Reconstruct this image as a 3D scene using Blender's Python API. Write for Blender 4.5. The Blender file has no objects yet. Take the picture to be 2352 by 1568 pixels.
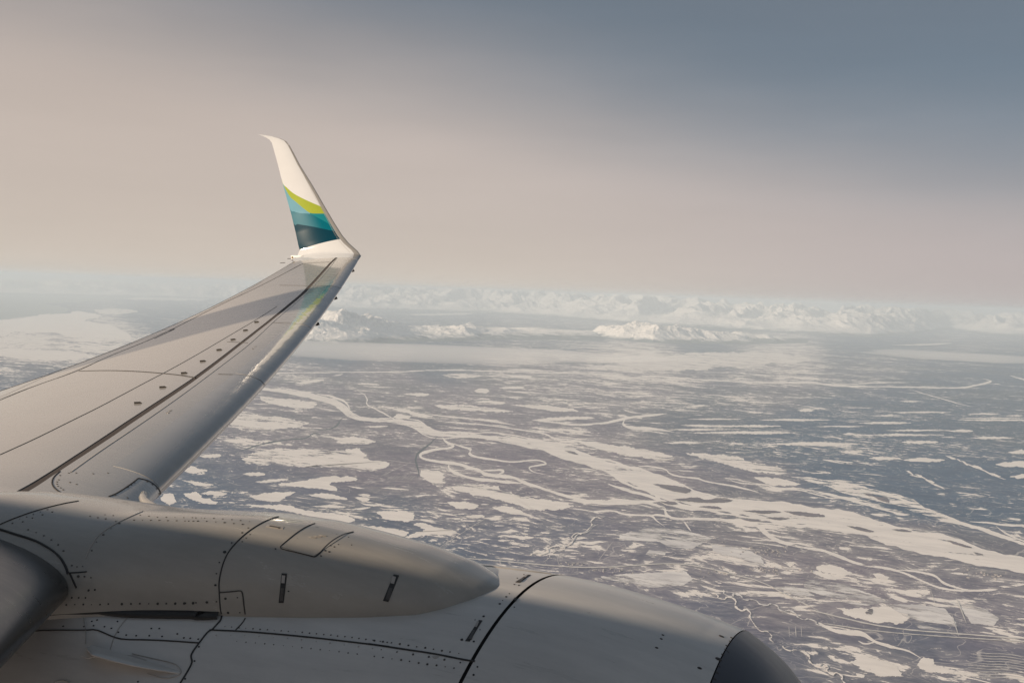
import bpy, math, random
import numpy as np
from mathutils import Matrix, Vector
from mathutils.bvhtree import BVHTree

# ------------------------------------------------------------------ camera, light, exposure
W, H = 2352.0, 1568.0                       # pixel units used while measuring the photograph
CAM = np.array([3.534, 1.2208, 0.6962])     # seat position in the aircraft's own axes (x fore, y port, z up)
YAW, PIT, ROL, FOC = -.4002, .0754, .092, 2366.17
Fv = np.array([math.sin(YAW)*math.cos(PIT), math.cos(YAW)*math.cos(PIT), math.sin(PIT)])
R0 = np.array([math.cos(YAW), -math.sin(YAW), 0]); U0 = np.cross(R0, Fv)
Rv = R0*math.cos(ROL)+U0*math.sin(ROL); Uv = -R0*math.sin(ROL)+U0*math.cos(ROL)
def ray(u, v):
    d = Fv+Rv*(u-W/2)/FOC+Uv*(H/2-v)/FOC
    return d/np.linalg.norm(d)
up = np.cross(ray(2352, 713), ray(0, 628)); up /= np.linalg.norm(up)
if up[2] < 0: up = -up
Yw = np.array([0, 1., 0])-up*up[1]; Yw /= np.linalg.norm(Yw)
Xw = np.cross(Yw, up)
M = np.array([Xw, Yw, up])                  # aircraft axes -> world axes (the aircraft is banked 8 degrees to port)
cR, cU, cF = M@Rv, M@Uv, M@Fv
ALT = 3000.0                                # metres above the plain

S = bpy.context.scene
cam = bpy.data.cameras.new('camera'); camo = bpy.data.objects.new('camera', cam)
S.collection.objects.link(camo); S.camera = camo
camo.matrix_world = Matrix(((cR[0], cU[0], -cF[0], 0), (cR[1], cU[1], -cF[1], 0), (cR[2], cU[2], -cF[2], 0), (0, 0, 0, 1)))
cam.sensor_width = 36; cam.lens = FOC/W*36; cam.clip_start = .05; cam.clip_end = 600000

sun_air = np.array([-1.2, -1.0, .418]); sun_air /= np.linalg.norm(sun_air)
SUN = M@sun_air
sun_el = math.asin(SUN[2]); sun_az = math.atan2(SUN[0], SUN[1])
L = bpy.data.lights.new('sun', 'SUN'); Lo = bpy.data.objects.new('sun', L); S.collection.objects.link(Lo)
L.energy = 5.0; L.angle = math.radians(.53); L.color = (1, .815, .62)
Lo.rotation_euler = Vector(SUN).to_track_quat('Z', 'Y').to_euler()
S.view_settings.view_transform = 'Standard'; S.view_settings.look = 'None'
S.view_settings.exposure = 0.12; S.view_settings.gamma = 1; S.view_settings.use_curve_mapping = False
S.cycles.use_denoising = True; S.cycles.caustics_reflective = False; S.cycles.blur_glossy = .6
S.cycles.volume_bounces = 3; S.cycles.max_bounces = 6; S.cycles.diffuse_bounces = 2; S.cycles.glossy_bounces = 3
S.cycles.use_adaptive_sampling = True; S.cycles.adaptive_threshold = .01

def lin(r, g, b):
    f = lambda c: (c/255/12.92 if c/255 <= .04045 else ((c/255+.055)/1.055)**2.4)
    return (f(r), f(g), f(b), 1)

class NT:
    def __init__(s, tree): s.t = tree; s.n = tree.nodes; s.l = tree.links
    def node(s, typ, ins=None, **kw):
        n = s.n.new(typ)
        for k, v in kw.items(): setattr(n, k, v)
        for k, v in (ins or {}).items():
            if hasattr(v, 'is_output'): s.l.new(v, n.inputs[k])
            else: n.inputs[k].default_value = v
        return n
    def m(s, op, a, b=0.0, c=None, clamp=False):
        ins = {0: a, 1: b}
        if c is not None: ins[2] = c
        return s.node('ShaderNodeMath', ins, operation=op, use_clamp=clamp).outputs[0]
    def mix(s, f, a, b):
        return s.node('ShaderNodeMix', {0: f, 6: a, 7: b}, data_type='RGBA').outputs[2]
    def ss(s, v, a, b):
        return s.node('ShaderNodeMapRange', {0: v, 1: a, 2: b, 3: 0., 4: 1.}, interpolation_type='SMOOTHSTEP').outputs[0]
    def noise(s, vec, scale, detail=4., rough=.55, dist=0.):
        return s.node('ShaderNodeTexNoise', {'Vector': vec, 'Scale': scale, 'Detail': detail, 'Roughness': rough, 'Distortion': dist}).outputs[0]

wd = bpy.data.worlds.new('World'); S.world = wd; wd.use_nodes = True
t = NT(wd.node_tree); t.n.clear()
sky = t.node('ShaderNodeTexSky', sky_type='NISHITA', sun_disc=False, sun_elevation=sun_el, sun_rotation=sun_az, altitude=3000.0, dust_density=2.0)
nish = t.node('ShaderNodeVectorMath', {0: sky.outputs[0], 'Scale': .085}, operation='SCALE').outputs[0]
gen = t.node('ShaderNodeTexCoord').outputs['Generated']
hr = cR.copy(); hr[2] = 0; hr /= np.linalg.norm(hr)
a_ = t.node('ShaderNodeVectorMath', {0: gen, 1: tuple(hr)}, operation='DOT_PRODUCT').outputs['Value']
e_ = t.node('ShaderNodeSeparateXYZ', {0: gen}).outputs[2]
nz = t.noise(t.node('ShaderNodeMapping', {'Vector': gen, 'Scale': (1, 1, 4)}).outputs[0], 1.6, 4., .5)
nzo = t.m('MULTIPLY', t.m('SUBTRACT', nz, .5), .11)
# thin high veil of cloud: its edge climbs towards the left, where it covers more of the sky
g_ = t.m('ADD', t.m('ADD', e_, t.m('MULTIPLY', a_, .18)), nzo)
veil = t.m('SUBTRACT', 1.0, t.ss(g_, .10, .30))
warm = t.ss(a_, .35, -.5)
veilcol = t.mix(warm, lin(186, 176, 174), lin(195, 181, 172))
highcol = t.mix(.85, nish, lin(103, 122, 135))
c = t.mix(t.m('MULTIPLY', veil, .96), highcol, veilcol)
# bright band a few degrees up, duller right at the top left where the veil thickens
hz = t.node('ShaderNodeMath', {0: t.m('MULTIPLY', t.m('ABSOLUTE', e_), -13.0)}, operation='EXPONENT').outputs[0]
c = t.mix(t.m('MULTIPLY', hz, .88), c, t.mix(t.ss(a_, .5, -.1), lin(184, 173, 171), lin(212, 199, 184)))
dull = t.m('MULTIPLY', t.ss(t.m('ADD', e_, nzo), .12, .34), .45)
c = t.mix(dull, c, lin(116, 116, 124))
st2 = t.noise(t.node('ShaderNodeMapping', {'Vector': gen, 'Rotation': (.35, .25, 0), 'Scale': (1.2, 1.2, 9)}).outputs[0], 2.2, 5., .55)
c = t.node('ShaderNodeVectorMath', {0: c, 'Scale': t.m('ADD', .93, t.m('MULTIPLY', st2, .14))}, operation='SCALE').outputs[0]
bg = t.node('ShaderNodeBackground', {0: c, 1: .925})
t.node('ShaderNodeOutputWorld', {0: bg.outputs[0]})
t.l.new(bg.outputs[0], t.n['World Output'].inputs[0])

# ------------------------------------------------------------------ helpers
def link(o, parent=None):
    S.collection.objects.link(o)
    if parent is not None: o.parent = parent
    return o
def mesh_obj(name, V, Fc, mat, parent=None, smooth=True, uv=None, mats=None):
    me = bpy.data.meshes.new(name)
    me.from_pydata([tuple(map(float, v)) for v in V], [], [tuple(f) for f in Fc])
    if smooth: me.polygons.foreach_set('use_smooth', [True]*len(me.polygons))
    if mat: me.materials.append(mat)
    o = bpy.data.objects.new(name, me)
    return link(o, parent)
def grid_mesh(name, P, mat, parent=None, smooth=True, attrs=None, sharp=False):
    """P: (n, m, 3) array; fast grid surface"""
    n, m = P.shape[:2]
    me = bpy.data.meshes.new(name)
    me.vertices.add(n*m); me.vertices.foreach_set('co', P.reshape(-1).astype(np.float32))
    i, j = np.meshgrid(np.arange(n-1), np.arange(m-1), indexing='ij')
    a = (i*m+j).ravel()
    q = np.stack([a, a+1, a+m+1, a+m], 1).astype(np.int32)
    nf = len(q)
    me.loops.add(nf*4); me.loops.foreach_set('vertex_index', q.ravel())
    me.polygons.add(nf); me.polygons.foreach_set('loop_start', np.arange(nf, dtype=np.int32)*4)
    if smooth: me.polygons.foreach_set('use_smooth', np.ones(nf, bool))
    for k, arr in (attrs or {}).items():
        at = me.attributes.new(k, 'FLOAT', 'POINT'); at.data.foreach_set('value', arr.ravel().astype(np.float32))
    me.update(calc_edges=True)
    if mat: me.materials.append(mat)
    if sharp: me.set_sharp_from_angle(angle=math.radians(32))
    return link(bpy.data.objects.new(name, me), parent)
def tag(o, label=None, cat=None, kind=None, group=None):
    if label: o['label'] = label
    if cat: o['category'] = cat
    if kind: o['kind'] = kind
    if group: o['group'] = group
    return o
def mat_new(name):
    m = bpy.data.materials.new(name); m.use_nodes = True
    tt = NT(m.node_tree); tt.n.clear()
    out = tt.node('ShaderNodeOutputMaterial')
    return m, tt, out
def principled(tt, out, **ins):
    b = tt.node('ShaderNodeBsdfPrincipled', {k.replace('_', ' '): v for k, v in ins.items()})
    tt.l.new(b.outputs[0], out.inputs[0]); return b

def paint(name, col, rough=.32, grime=.12, coat=.3, metal=0., wav=0.0):
    m, tt, out = mat_new(name)
    co = tt.node('ShaderNodeTexCoord').outputs['Object']
    n1 = tt.noise(co, 1.3, 5., .6); n2 = tt.noise(tt.node('ShaderNodeMapping', {'Vector': co, 'Scale': (.8, 6, 3)}).outputs[0], 3., 5., .7)
    n3 = tt.noise(co, 60., 3., .6)
    d = tt.m('ADD', tt.m('MULTIPLY', tt.m('SUBTRACT', n1, .5), grime), tt.m('MULTIPLY', tt.m('SUBTRACT', n2, .5), grime*1.1))
    d = tt.m('ADD', d, tt.m('MULTIPLY', tt.m('SUBTRACT', n3, .5), grime*.12))
    f = tt.m('ADD', 1.0, d)
    c = tt.node('ShaderNodeVectorMath', {0: tuple(col[:3]), 'Scale': f}, operation='SCALE').outputs[0]
    r = tt.m('ADD', rough, tt.m('MULTIPLY', tt.m('SUBTRACT', n2, .5), .18))
    b = principled(tt, out, Base_Color=c, Roughness=r, Metallic=metal)
    b.inputs['Coat Weight'].default_value = coat; b.inputs['Coat Roughness'].default_value = .045
    if wav:
        w = tt.noise(tt.node('ShaderNodeMapping', {'Vector': co, 'Scale': (1, 1.6, 1)}).outputs[0], 1.7, 2., .5)
        bmp = tt.node('ShaderNodeBump', {'Strength': 1.0, 'Distance': wav, 'Height': w})
        tt.l.new(bmp.outputs[0], b.inputs['Normal']); tt.l.new(bmp.outputs[0], b.inputs['Coat Normal'])
    return m
GREY = paint('wing_grey_paint', (.42, .395, .365), .27, .17, .55, wav=.0012)
NAC = paint('nacelle_paint', (.50, .472, .44), .30, .38, .35, wav=.0015)
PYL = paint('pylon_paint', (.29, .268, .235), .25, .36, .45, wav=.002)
WHITE = paint('white_paint', (.72, .70, .67), .3, .06, .4)
METAL = paint('bare_metal', (.25, .222, .19), .15, .16, .3, metal=.72, wav=.0035)
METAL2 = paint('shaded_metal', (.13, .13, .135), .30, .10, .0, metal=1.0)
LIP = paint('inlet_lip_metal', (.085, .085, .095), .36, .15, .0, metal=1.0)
DARK = paint('dark_sealant', (.035, .03, .027), .7, .2, 0)
BLACK = paint('black_rubber', (.02, .019, .018), .6, .2, 0)
RIVET = paint('fastener_grime', (.06, .052, .045), .6, .3, 0)
SOOT = paint('worn_panel_paint', (.33, .30, .27), .35, .2, .2)
GAPM = paint('gap_rubber', (.07, .055, .048), .8, .15, 0)
HANDLE = paint('latch_handle_metal', (.06, .055, .05), .4, .2, 0)
OLDP = paint('old_paint', (.34, .315, .28), .4, .2, .1)
BRASS = paint('brass_fitting', (.35, .24, .10), .4, .2, 0, metal=.6)

air = bpy.data.objects.new('airplane', None)
loc = -(M@CAM)
air.matrix_world = Matrix([[*M[0], loc[0]], [*M[1], loc[1]], [*M[2], loc[2]], [0, 0, 0, 1]])
link(air); air.empty_display_size = 2
tag(air, 'passenger jet with grey wing, upswept winglet in green and teal waves, and white engine below', 'airplane')

SLAT = METAL.copy(); SLAT.name = 'shade_graded_slat_metal'
_t = NT(SLAT.node_tree); _b = [n for n in _t.n if n.type == 'BSDF_PRINCIPLED'][0]; _f = _t.node('ShaderNodeAttribute', attribute_name='fade').outputs['Fac']
_n = _t.noise(_t.node('ShaderNodeTexCoord').outputs['Object'], 2.0, 4., .6); _f = _t.m('MULTIPLY', _f, _t.m('ADD', .80, _t.m('MULTIPLY', _n, .4)), clamp=True)
_c = _b.inputs['Base Color'].links[0].from_socket; _t.l.new(_t.mix(_f, (.43, .405, .375, 1), _c), _b.inputs['Base Color']); _t.l.new(_t.m('MULTIPLY', _f, .8), _b.inputs['Metallic'])  # grey paint blends to bare metal, putting the nose's curvature darkening into the colour
_b.inputs['Coat Weight'].default_value = .6

class Surf:
    """a parametric surface sampled on a grid, which a line of sight can be intersected with"""
    def __init__(s, fn, a, b):
        s.fn = fn; s.a = np.array(a); s.b = np.array(b)
        P = fn(s.a[:, None], s.b[None, :]); s.P = P
        n, m = P.shape[:2]; V = [Vector(p) for p in P.reshape(-1, 3)]
        Fc = [(i*m+j, i*m+j+1, (i+1)*m+j+1, (i+1)*m+j) for i in range(n-1) for j in range(m-1)]
        s.m = m; s.bvh = BVHTree.FromPolygons(V, Fc)
        s.flip = 1
    def cast(s, u, v, back=True):
        d = ray(u, v)
        h = s.bvh.ray_cast(Vector(CAM), Vector(d))
        if h[0] is None: return None
        p = np.array(h[0]); n = np.array(h[1])
        if n@d > 0: n = -n
        f = h[2]; i, j = divmod(f, s.m-1)
        A, B, D = s.P[i, j], s.P[i+1, j], s.P[i, j+1]
        e1, e2 = B-A, D-A; w = p-A
        G = np.array([[e1@e1, e1@e2], [e1@e2, e2@e2]])
        try: k = np.linalg.solve(G, [e1@w, e2@w])
        except Exception: k = [0, 0]
        return p, n, (s.a[i]+(s.a[i+1]-s.a[i])*k[0], s.b[j]+(s.b[j+1]-s.b[j])*k[1])
def dens(pl, step=4.0):
    out = []
    for p, q in zip(pl[:-1], pl[1:]):
        p = np.array(p, float); q = np.array(q, float); n = max(1, int(np.hypot(*(q-p)[:2])/step))
        out += [tuple(p+(q-p)*k/n) for k in range(n)]
    return out+[tuple(map(float, pl[-1]))]
def smoothpl(pl, it=2):
    pl = [np.array(p, float) for p in pl]
    for _ in range(it):
        o = [pl[0]]
        for p, q in zip(pl[:-1], pl[1:]): o += [p*.75+q*.25, p*.25+q*.75]
        pl = o+[pl[-1]]
    return pl
def crop(x0, y0, sc): return lambda u, v: ((x0+u/sc)*.9408, (y0+v/sc)*.9408)
c4 = crop(0, 600, 2.3056); c8 = crop(300, 700, 4.704); c1 = crop(0, 1150, 4.704); c2 = crop(0, 1367, 4.704)
c3 = crop(450, 1200, 4.704); c3b = crop(450, 1367, 4.704); cn = crop(900, 1300, 4.2727); cl = crop(1450, 1450, 4.2764)
cw = crop(560, 280, 3.015); ct = crop(650, 580, 9.224)
def mp(c, pts): return [(*c(p[0], p[1]), *p[2:]) for p in pts]

def strip(surf, px, width, name, parent, mat=DARK, lift=.0025, curve=2, taper=False):
    """a thin seam lying on a surface, traced along px; width in metres"""
    pts = dens(smoothpl(px, curve) if curve else px, 3.0)
    Q = [surf.cast(p[0], p[1]) for p in pts]; Q = [q for q in Q if q]
    if len(Q) < 2: return None
    P = np.array([q[0] for q in Q]); N = np.array([q[1] for q in Q])
    # drop jumps
    keep = [0]
    for k in range(1, len(P)):
        if np.linalg.norm(P[k]-P[keep[-1]]) < 1.2: keep.append(k)
    P = P[keep]; N = N[keep]; T = np.gradient(P, axis=0)
    T /= np.linalg.norm(T, axis=1)[:, None]+1e-9
    B = np.cross(N, T); B /= np.linalg.norm(B, axis=1)[:, None]+1e-9
    n = len(P); w = np.full(n, width/2*(.42 if surf is not WS else .8)) if np.isscalar(width) else np.interp(np.linspace(0, 1, n), np.linspace(0, 1, len(width)), width)/2
    if taper: w = w*np.minimum(1, np.minimum(np.arange(n)+.6, n-np.arange(n)-.4)/4)
    w = w[:, None]
    G = np.stack([P-B*w-N*.004, P-B*w+N*lift, P+B*w+N*lift, P+B*w-N*.004], 1)
    return grid_mesh(name, G, mat, parent, smooth=False)
class MB:
    def __init__(s): s.V = []; s.F = []
    def disc(s, p, n, r, h=.0012, k=7, stretch=None, sq=1.0):
        r = r*.62
        n = n/np.linalg.norm(n); a = np.cross(n, [0, 0, 1.]) if abs(n[2]) < .9 else np.cross(n, [1., 0, 0])
        if stretch is not None: a = stretch-n*(stretch@n)
        a /= np.linalg.norm(a); b = np.cross(n, a); o = len(s.V)
        for hh in (-.003, h):
            for i in range(k):
                q = 2*math.pi*i/k; s.V.append(p+n*hh+a*math.cos(q)*r*sq+b*math.sin(q)*r)
        s.F.append([o+k+i for i in range(k)])
        for i in range(k): s.F.append([o+i, o+(i+1) % k, o+k+(i+1) % k, o+k+i])
    def box(s, c, ax, ay, az):
        o = len(s.V)
        for i in (-1, 1):
            for j in (-1, 1):
                for k in (-1, 1): s.V.append(c+ax*i+ay*j+az*k)
        for f in ((0, 1, 3, 2), (4, 6, 7, 5), (0, 4, 5, 1), (2, 3, 7, 6), (0, 2, 6, 4), (1, 5, 7, 3)): s.F.append([o+i for i in f])
    def tube(s, pts, rad, k=8):
        pts = np.array(pts, float); T = np.gradient(pts, axis=0); o = len(s.V); n = len(pts)
        rad = np.interp(np.linspace(0, 1, n), np.linspace(0, 1, len(rad)), rad) if not np.isscalar(rad) else np.full(n, rad)
        for p, tt, r in zip(pts, T, rad):
            tt = tt/np.linalg.norm(tt); a = np.cross(tt, [0, 0, 1.]) if abs(tt[2]) < .9 else np.cross(tt, [1., 0, 0]); a /= np.linalg.norm(a); b = np.cross(tt, a)
            for i in range(k): q = 2*math.pi*i/k; s.V.append(p+a*math.cos(q)*r+b*math.sin(q)*r)
        for j in range(n-1):
            for i in range(k): s.F.append([o+j*k+i, o+j*k+(i+1) % k, o+(j+1)*k+(i+1) % k, o+(j+1)*k+i])
        s.F.append([o+i for i in range(k)][::-1]); s.F.append([o+(n-1)*k+i for i in range(k)])
    def build(s, name, mat, parent=None, smooth=False): return mesh_obj(name, s.V, s.F, mat, parent, smooth)
def plate(surf, top, bot, name, parent, mat, lift=.002, n=24, m=8, smooth=True):
    """a thin sheet on the surface between two traced lines"""
    def res(pl, n):
        pl = np.array(dens(pl, 2.0))[:, :2]; d = np.r_[0, np.cumsum(np.hypot(*np.diff(pl, axis=0).T))]; d /= d[-1]
        return np.stack([np.interp(np.linspace(0, 1, n), d, pl[:, 0]), np.interp(np.linspace(0, 1, n), d, pl[:, 1])], 1)
    A, B = res(top, n), res(bot, n); G = np.zeros((n+2, m+2, 3)); ok = True
    last = None
    for i in range(n):
        for j in range(m):
            f = j/(m-1); q = surf.cast(*(A[i]*(1-f)+B[i]*f))
            if q is None:
                q = last
                if q is None: q = (np.zeros(3), np.array([0, 0, 1.]), 0)
            last = q; G[i+1, j+1] = q[0]+q[1]*lift
            if i == 0: G[0, j+1] = q[0]-q[1]*.004
            if i == n-1: G[n+1, j+1] = q[0]-q[1]*.004
            if j == 0: G[i+1, 0] = q[0]-q[1]*.004
            if j == m-1: G[i+1, m+1] = q[0]-q[1]*.004
    G[0, 0] = G[0, 1]; G[0, -1] = G[0, -2]; G[-1, 0] = G[-1, 1]; G[-1, -1] = G[-1, -2]
    return grid_mesh(name, G, mat, parent, smooth, sharp=True)

# ================================================================== SETTING: plain, rivers, lakes, mountains
def px2g(u, v, z=0.):
    """sight line through a photograph pixel -> point on the plain (world metres)"""
    d = M@ray(u, v)
    if d[2] > -1e-4: d = d.copy(); d[2] = -1e-4
    k = (ALT-z)/-d[2]; return np.array([d[0]*k, d[1]*k, -ALT+z])
def g2px(P):
    x = P@cR; y = P@cU; z = P@cF
    z = np.maximum(z, 1.); return W/2+FOC*x/z, H/2-FOC*y/z
def perlin(x, y, seed=0):
    xi = np.floor(x).astype(np.int64); yi = np.floor(y).astype(np.int64); xf = x-xi; yf = y-yi
    def gr(ix, iy):
        h = (ix*374761393+iy*668265263+seed*1442695041) & 0x7fffffff
        h = ((h ^ (h >> 13))*1274126177) & 0x7fffffff; h = (h ^ (h >> 16)) & 0xffff
        return h/65535.*2*np.pi
    def dp(ix, iy, fx, fy): a = gr(ix, iy); return np.cos(a)*fx+np.sin(a)*fy
    u = xf*xf*xf*(xf*(xf*6-15)+10); v = yf*yf*yf*(yf*(yf*6-15)+10)
    a = dp(xi, yi, xf, yf); b = dp(xi+1, yi, xf-1, yf); c = dp(xi, yi+1, xf, yf-1); d = dp(xi+1, yi+1, xf-1, yf-1)
    return (a+(b-a)*u)*(1-v)+(c+(d-c)*u)*v
def fbm(x, y, o=5, seed=0, g=.5):
    s = 0; a = 1; n = 0
    for k in range(o): s = s+a*perlin(x*2**k+k*17.3, y*2**k-k*9.1, seed+k); n += a; a *= g
    return s/n*1.5
def ridged(x, y, o=6, seed=0, g=.5):
    s = 0; a = 1; n = 0; w = 1
    for k in range(o):
        r = 1-np.abs(perlin(x*2**k+k*11.3, y*2**k+k*5.7, seed+k))*1.7; r = np.clip(r, 0, 1)**2
        s = s+a*r*w; w = np.clip(r*1.6, 0, 1); n += a; a *= g
    return s/n
def sstep(x, a, b): q = np.clip((x-a)/(b-a), 0, 1); return q*q*(3-2*q)

az0 = math.atan2(cF[0], cF[1])
# --- land cover fields, interpolated over the plain from control points (u, v, openness 0..1, bluish forest 0..1)
CTRL = np.array([
 (40, 800, .75, .3), (40, 870, .3, .6), (250, 760, .8, .3), (330, 720, .2, .9), (150, 700, .3, .8),
 (750, 800, .1, .9), (1000, 770, .3, .8), (1300, 760, .5, .7), (1600, 790, .1, .8), (1500, 830, .75, .2), (1800, 830, .62, .3), (1000, 845, .1, .7),
 (2000, 780, .15, 1), (2250, 780, .45, .6), (2300, 850, .2, 1), (2000, 850, .45, .5), (700, 870, .3, .3), (900, 880, .25, .2), (1200, 880, .36, .2),
 (1500, 890, .40, .3), (1800, 900, .42, .4), (2100, 920, .30, .8), (2300, 960, .30, 1), (1900, 960, .36, .9), (1600, 950, .42, .6), (1300, 940, .42, .3),
 (1000, 930, .30, .1), (900, 1000, .15, .1), (700, 980, .30, .2), (600, 960, .5, .3), (800, 1060, .25, .1), (560, 1080, .32, .5), (480, 1120, .42, .7), (700, 1130, .36, .5),
 (900, 1090, .10, .1), (1050, 1090, .3, .1), (1200, 1060, .2, .1), (1400, 1060, .25, .1), (1600, 1000, .3, .5), (1750, 1010, .38, .8), (1900, 1040, .45, 1),
 (2100, 1050, .3, 1), (2300, 1040, .28, 1), (2250, 1140, .25, 1), (2100, 1160, .12, 1), (1950, 1100, .45, .8), (1750, 1100, .34, .3), (1500, 1120, .25, .1),
 (1300, 1130, .3, .2), (1100, 1150, .4, .3), (900, 1170, .4, .6), (1100, 1220, .38, .5), (1300, 1210, .42, .5), (1500, 1230, .4, .4), (1400, 1280, .48, .3),
 (1700, 1250, .45, .2), (1900, 1220, .36, .2), (2100, 1230, .34, .2), (2250, 1300, .32, .2), (2000, 1290, .36, .2), (1600, 1300, .5, .3), (1850, 1310, .55, .2),
 (2000, 1370, .58, .1), (2200, 1360, .35, .3), (1800, 1390, .55, .2), (1650, 1400, .42, .45), (1950, 1440, .4, .3), (1850, 1500, .32, .45), (2100, 1470, .30, .5),
 (2300, 1440, .33, .3), (2050, 1540, .42, .35), (2250, 1540, .35, .4), (1000, 1300, .38, .8), (1300, 1360, .45, .4)], float)
def fields(u, v):
    u = np.asarray(u, float); v = np.asarray(v, float); sh = u.shape; u = u.ravel(); v = v.ravel(); A = np.zeros((len(u), 2))
    for k in range(0, len(u), 20000):
        d2 = ((u[k:k+20000, None]-CTRL[None, :, 0])/1.7)**2+(v[k:k+20000, None]-CTRL[None, :, 1])**2
        w = 1/(d2+1800)**2.0; A[k:k+20000] = (w@CTRL[:, 2:])/w.sum(1)[:, None]
    A[:, 1] = sstep(A[:, 1], .12, .85); A[:, 0] *= (1.04-.30*A[:, 1]); A[:, 0] += .13*(1-sstep(v, 800, 980))*(1-.6*A[:, 1])
    return A[:, 0].reshape(sh), A[:, 1].reshape(sh)

def ground_material():
    m, tt, out = mat_new('winter_plain')
    pos = tt.node('ShaderNodeNewGeometry').outputs['Position']
    km = tt.node('ShaderNodeVectorMath', {0: pos, 'Scale': .001}, operation='SCALE').outputs[0]
    op = tt.node('ShaderNodeAttribute', attribute_name='open').outputs['Fac']
    bl = tt.node('ShaderNodeAttribute', attribute_name='blue').outputs['Fac']
    warp = tt.node('ShaderNodeTexNoise', {'Vector': km, 'Scale': .55, 'Detail': 3.})
    wv = tt.node('ShaderNodeVectorMath', {0: warp.outputs[1], 1: (.5, .5, .5)}, operation='SUBTRACT').outputs[0]
    wv = tt.node('ShaderNodeVectorMath', {0: wv, 'Scale': 1.3}, operation='SCALE').outputs[0]
    kw = tt.node('ShaderNodeVectorMath', {0: km, 1: wv}, operation='ADD').outputs[0]
    # ponds and open bog: thresholded noise, elongated along the wind direction
    mpp = tt.node('ShaderNodeMapping', {'Vector': kw, 'Rotation': (0, 0, -az0+.25), 'Scale': (.62, 1.35, 1)}).outputs[0]
    a1 = tt.noise(mpp, 1.35, 7., .62)
    a2 = tt.noise(mpp, 5.2, 5., .62)
    a3 = tt.noise(mpp, .33, 3., .5)
    v = tt.m('ADD', tt.m('MULTIPLY', a1, .50), tt.m('ADD', tt.m('MULTIPLY', a2, .36), tt.m('MULTIPLY', a3, .14)))
    thr = tt.m('SUBTRACT', .622, tt.m('MULTIPLY', op, .20))
    d = tt.m('SUBTRACT', v, thr)
    b1 = tt.noise(mpp, 7.5, 6., .68)
    d2 = tt.m('SUBTRACT', tt.m('ADD', tt.m('MULTIPLY', b1, .72), tt.m('MULTIPLY', a3, .28)), tt.m('SUBTRACT', .622, tt.m('MULTIPLY', op, .11)))
    d = tt.m('MAXIMUM', d, d2)
    lake = tt.ss(d, -.004, .012)
    thin = tt.m('MULTIPLY', tt.ss(d, -.11, .02), tt.m('SUBTRACT', .24, tt.m('MULTIPLY', bl, .20)))         # half open bog and drifted snow round the ponds
    # meander scars and creek lines: narrow bands round a contour of warped noise
    r1 = tt.noise(kw, .9, 3., .5, 1.2)
    rl = tt.m('SUBTRACT', 1., tt.ss(tt.m('ABSOLUTE', tt.m('SUBTRACT', r1, .5)), .0, .0075))
    r2 = tt.noise(kw, 2.1, 3., .5, 1.6)
    rl2 = tt.m('SUBTRACT', 1., tt.ss(tt.m('ABSOLUTE', tt.m('SUBTRACT', r2, .47)), .0, .012))
    creek = tt.m('MULTIPLY', tt.m('MAXIMUM', rl, tt.m('MULTIPLY', rl2, .6)), .40)
    # forest: two tones, mottled at several scales
    f1 = tt.noise(kw, 2.4, 8., .68); f2 = tt.noise(km, 14., 6., .7); f3 = tt.noise(km, .25, 4., .5)
    fa = tt.mix(bl, (.205, .172, .230, 1), (.022, .088, .185, 1))
    fb = tt.mix(bl, (.100, .092, .145, 1), (.008, .045, .118, 1))
    mott = tt.m('ADD', tt.m('MULTIPLY', f1, .6), tt.m('MULTIPLY', f2, .4))
    fcol = tt.mix(tt.ss(mott, .33, .70), fa, fb)
    fcol = tt.mix(tt.m('MULTIPLY', tt.ss(f3, .45, .65), .35), fcol, (.045, .075, .10, 1))
    spk = tt.m('MULTIPLY', tt.ss(tt.noise(km, 32., 4., .75), .60, .74), tt.m('ADD', .02, tt.m('MULTIPLY', op, .14)))
    fcol = tt.mix(spk, fcol, (.62, .60, .60, 1))
    snow = tt.mix(tt.ss(f2, .4, .7), (.93, .875, .825, 1), (.82, .77, .73, 1))
    col = tt.mix(thin, fcol, snow)
    col = tt.mix(creek, col, snow)
    col = tt.mix(lake, col, snow)
    b = principled(tt, out, Base_Color=col, Roughness=.85)
    b.inputs['Specular IOR Level'].default_value = .2
    bmp = tt.node('ShaderNodeBump', {'Strength': .35, 'Distance': 30.0, 'Height': tt.m('MULTIPLY', tt.m('SUBTRACT', 1., lake), mott)})
    tt.l.new(bmp.outputs[0], b.inputs['Normal'])
    return m
GROUND = ground_material()
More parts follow.
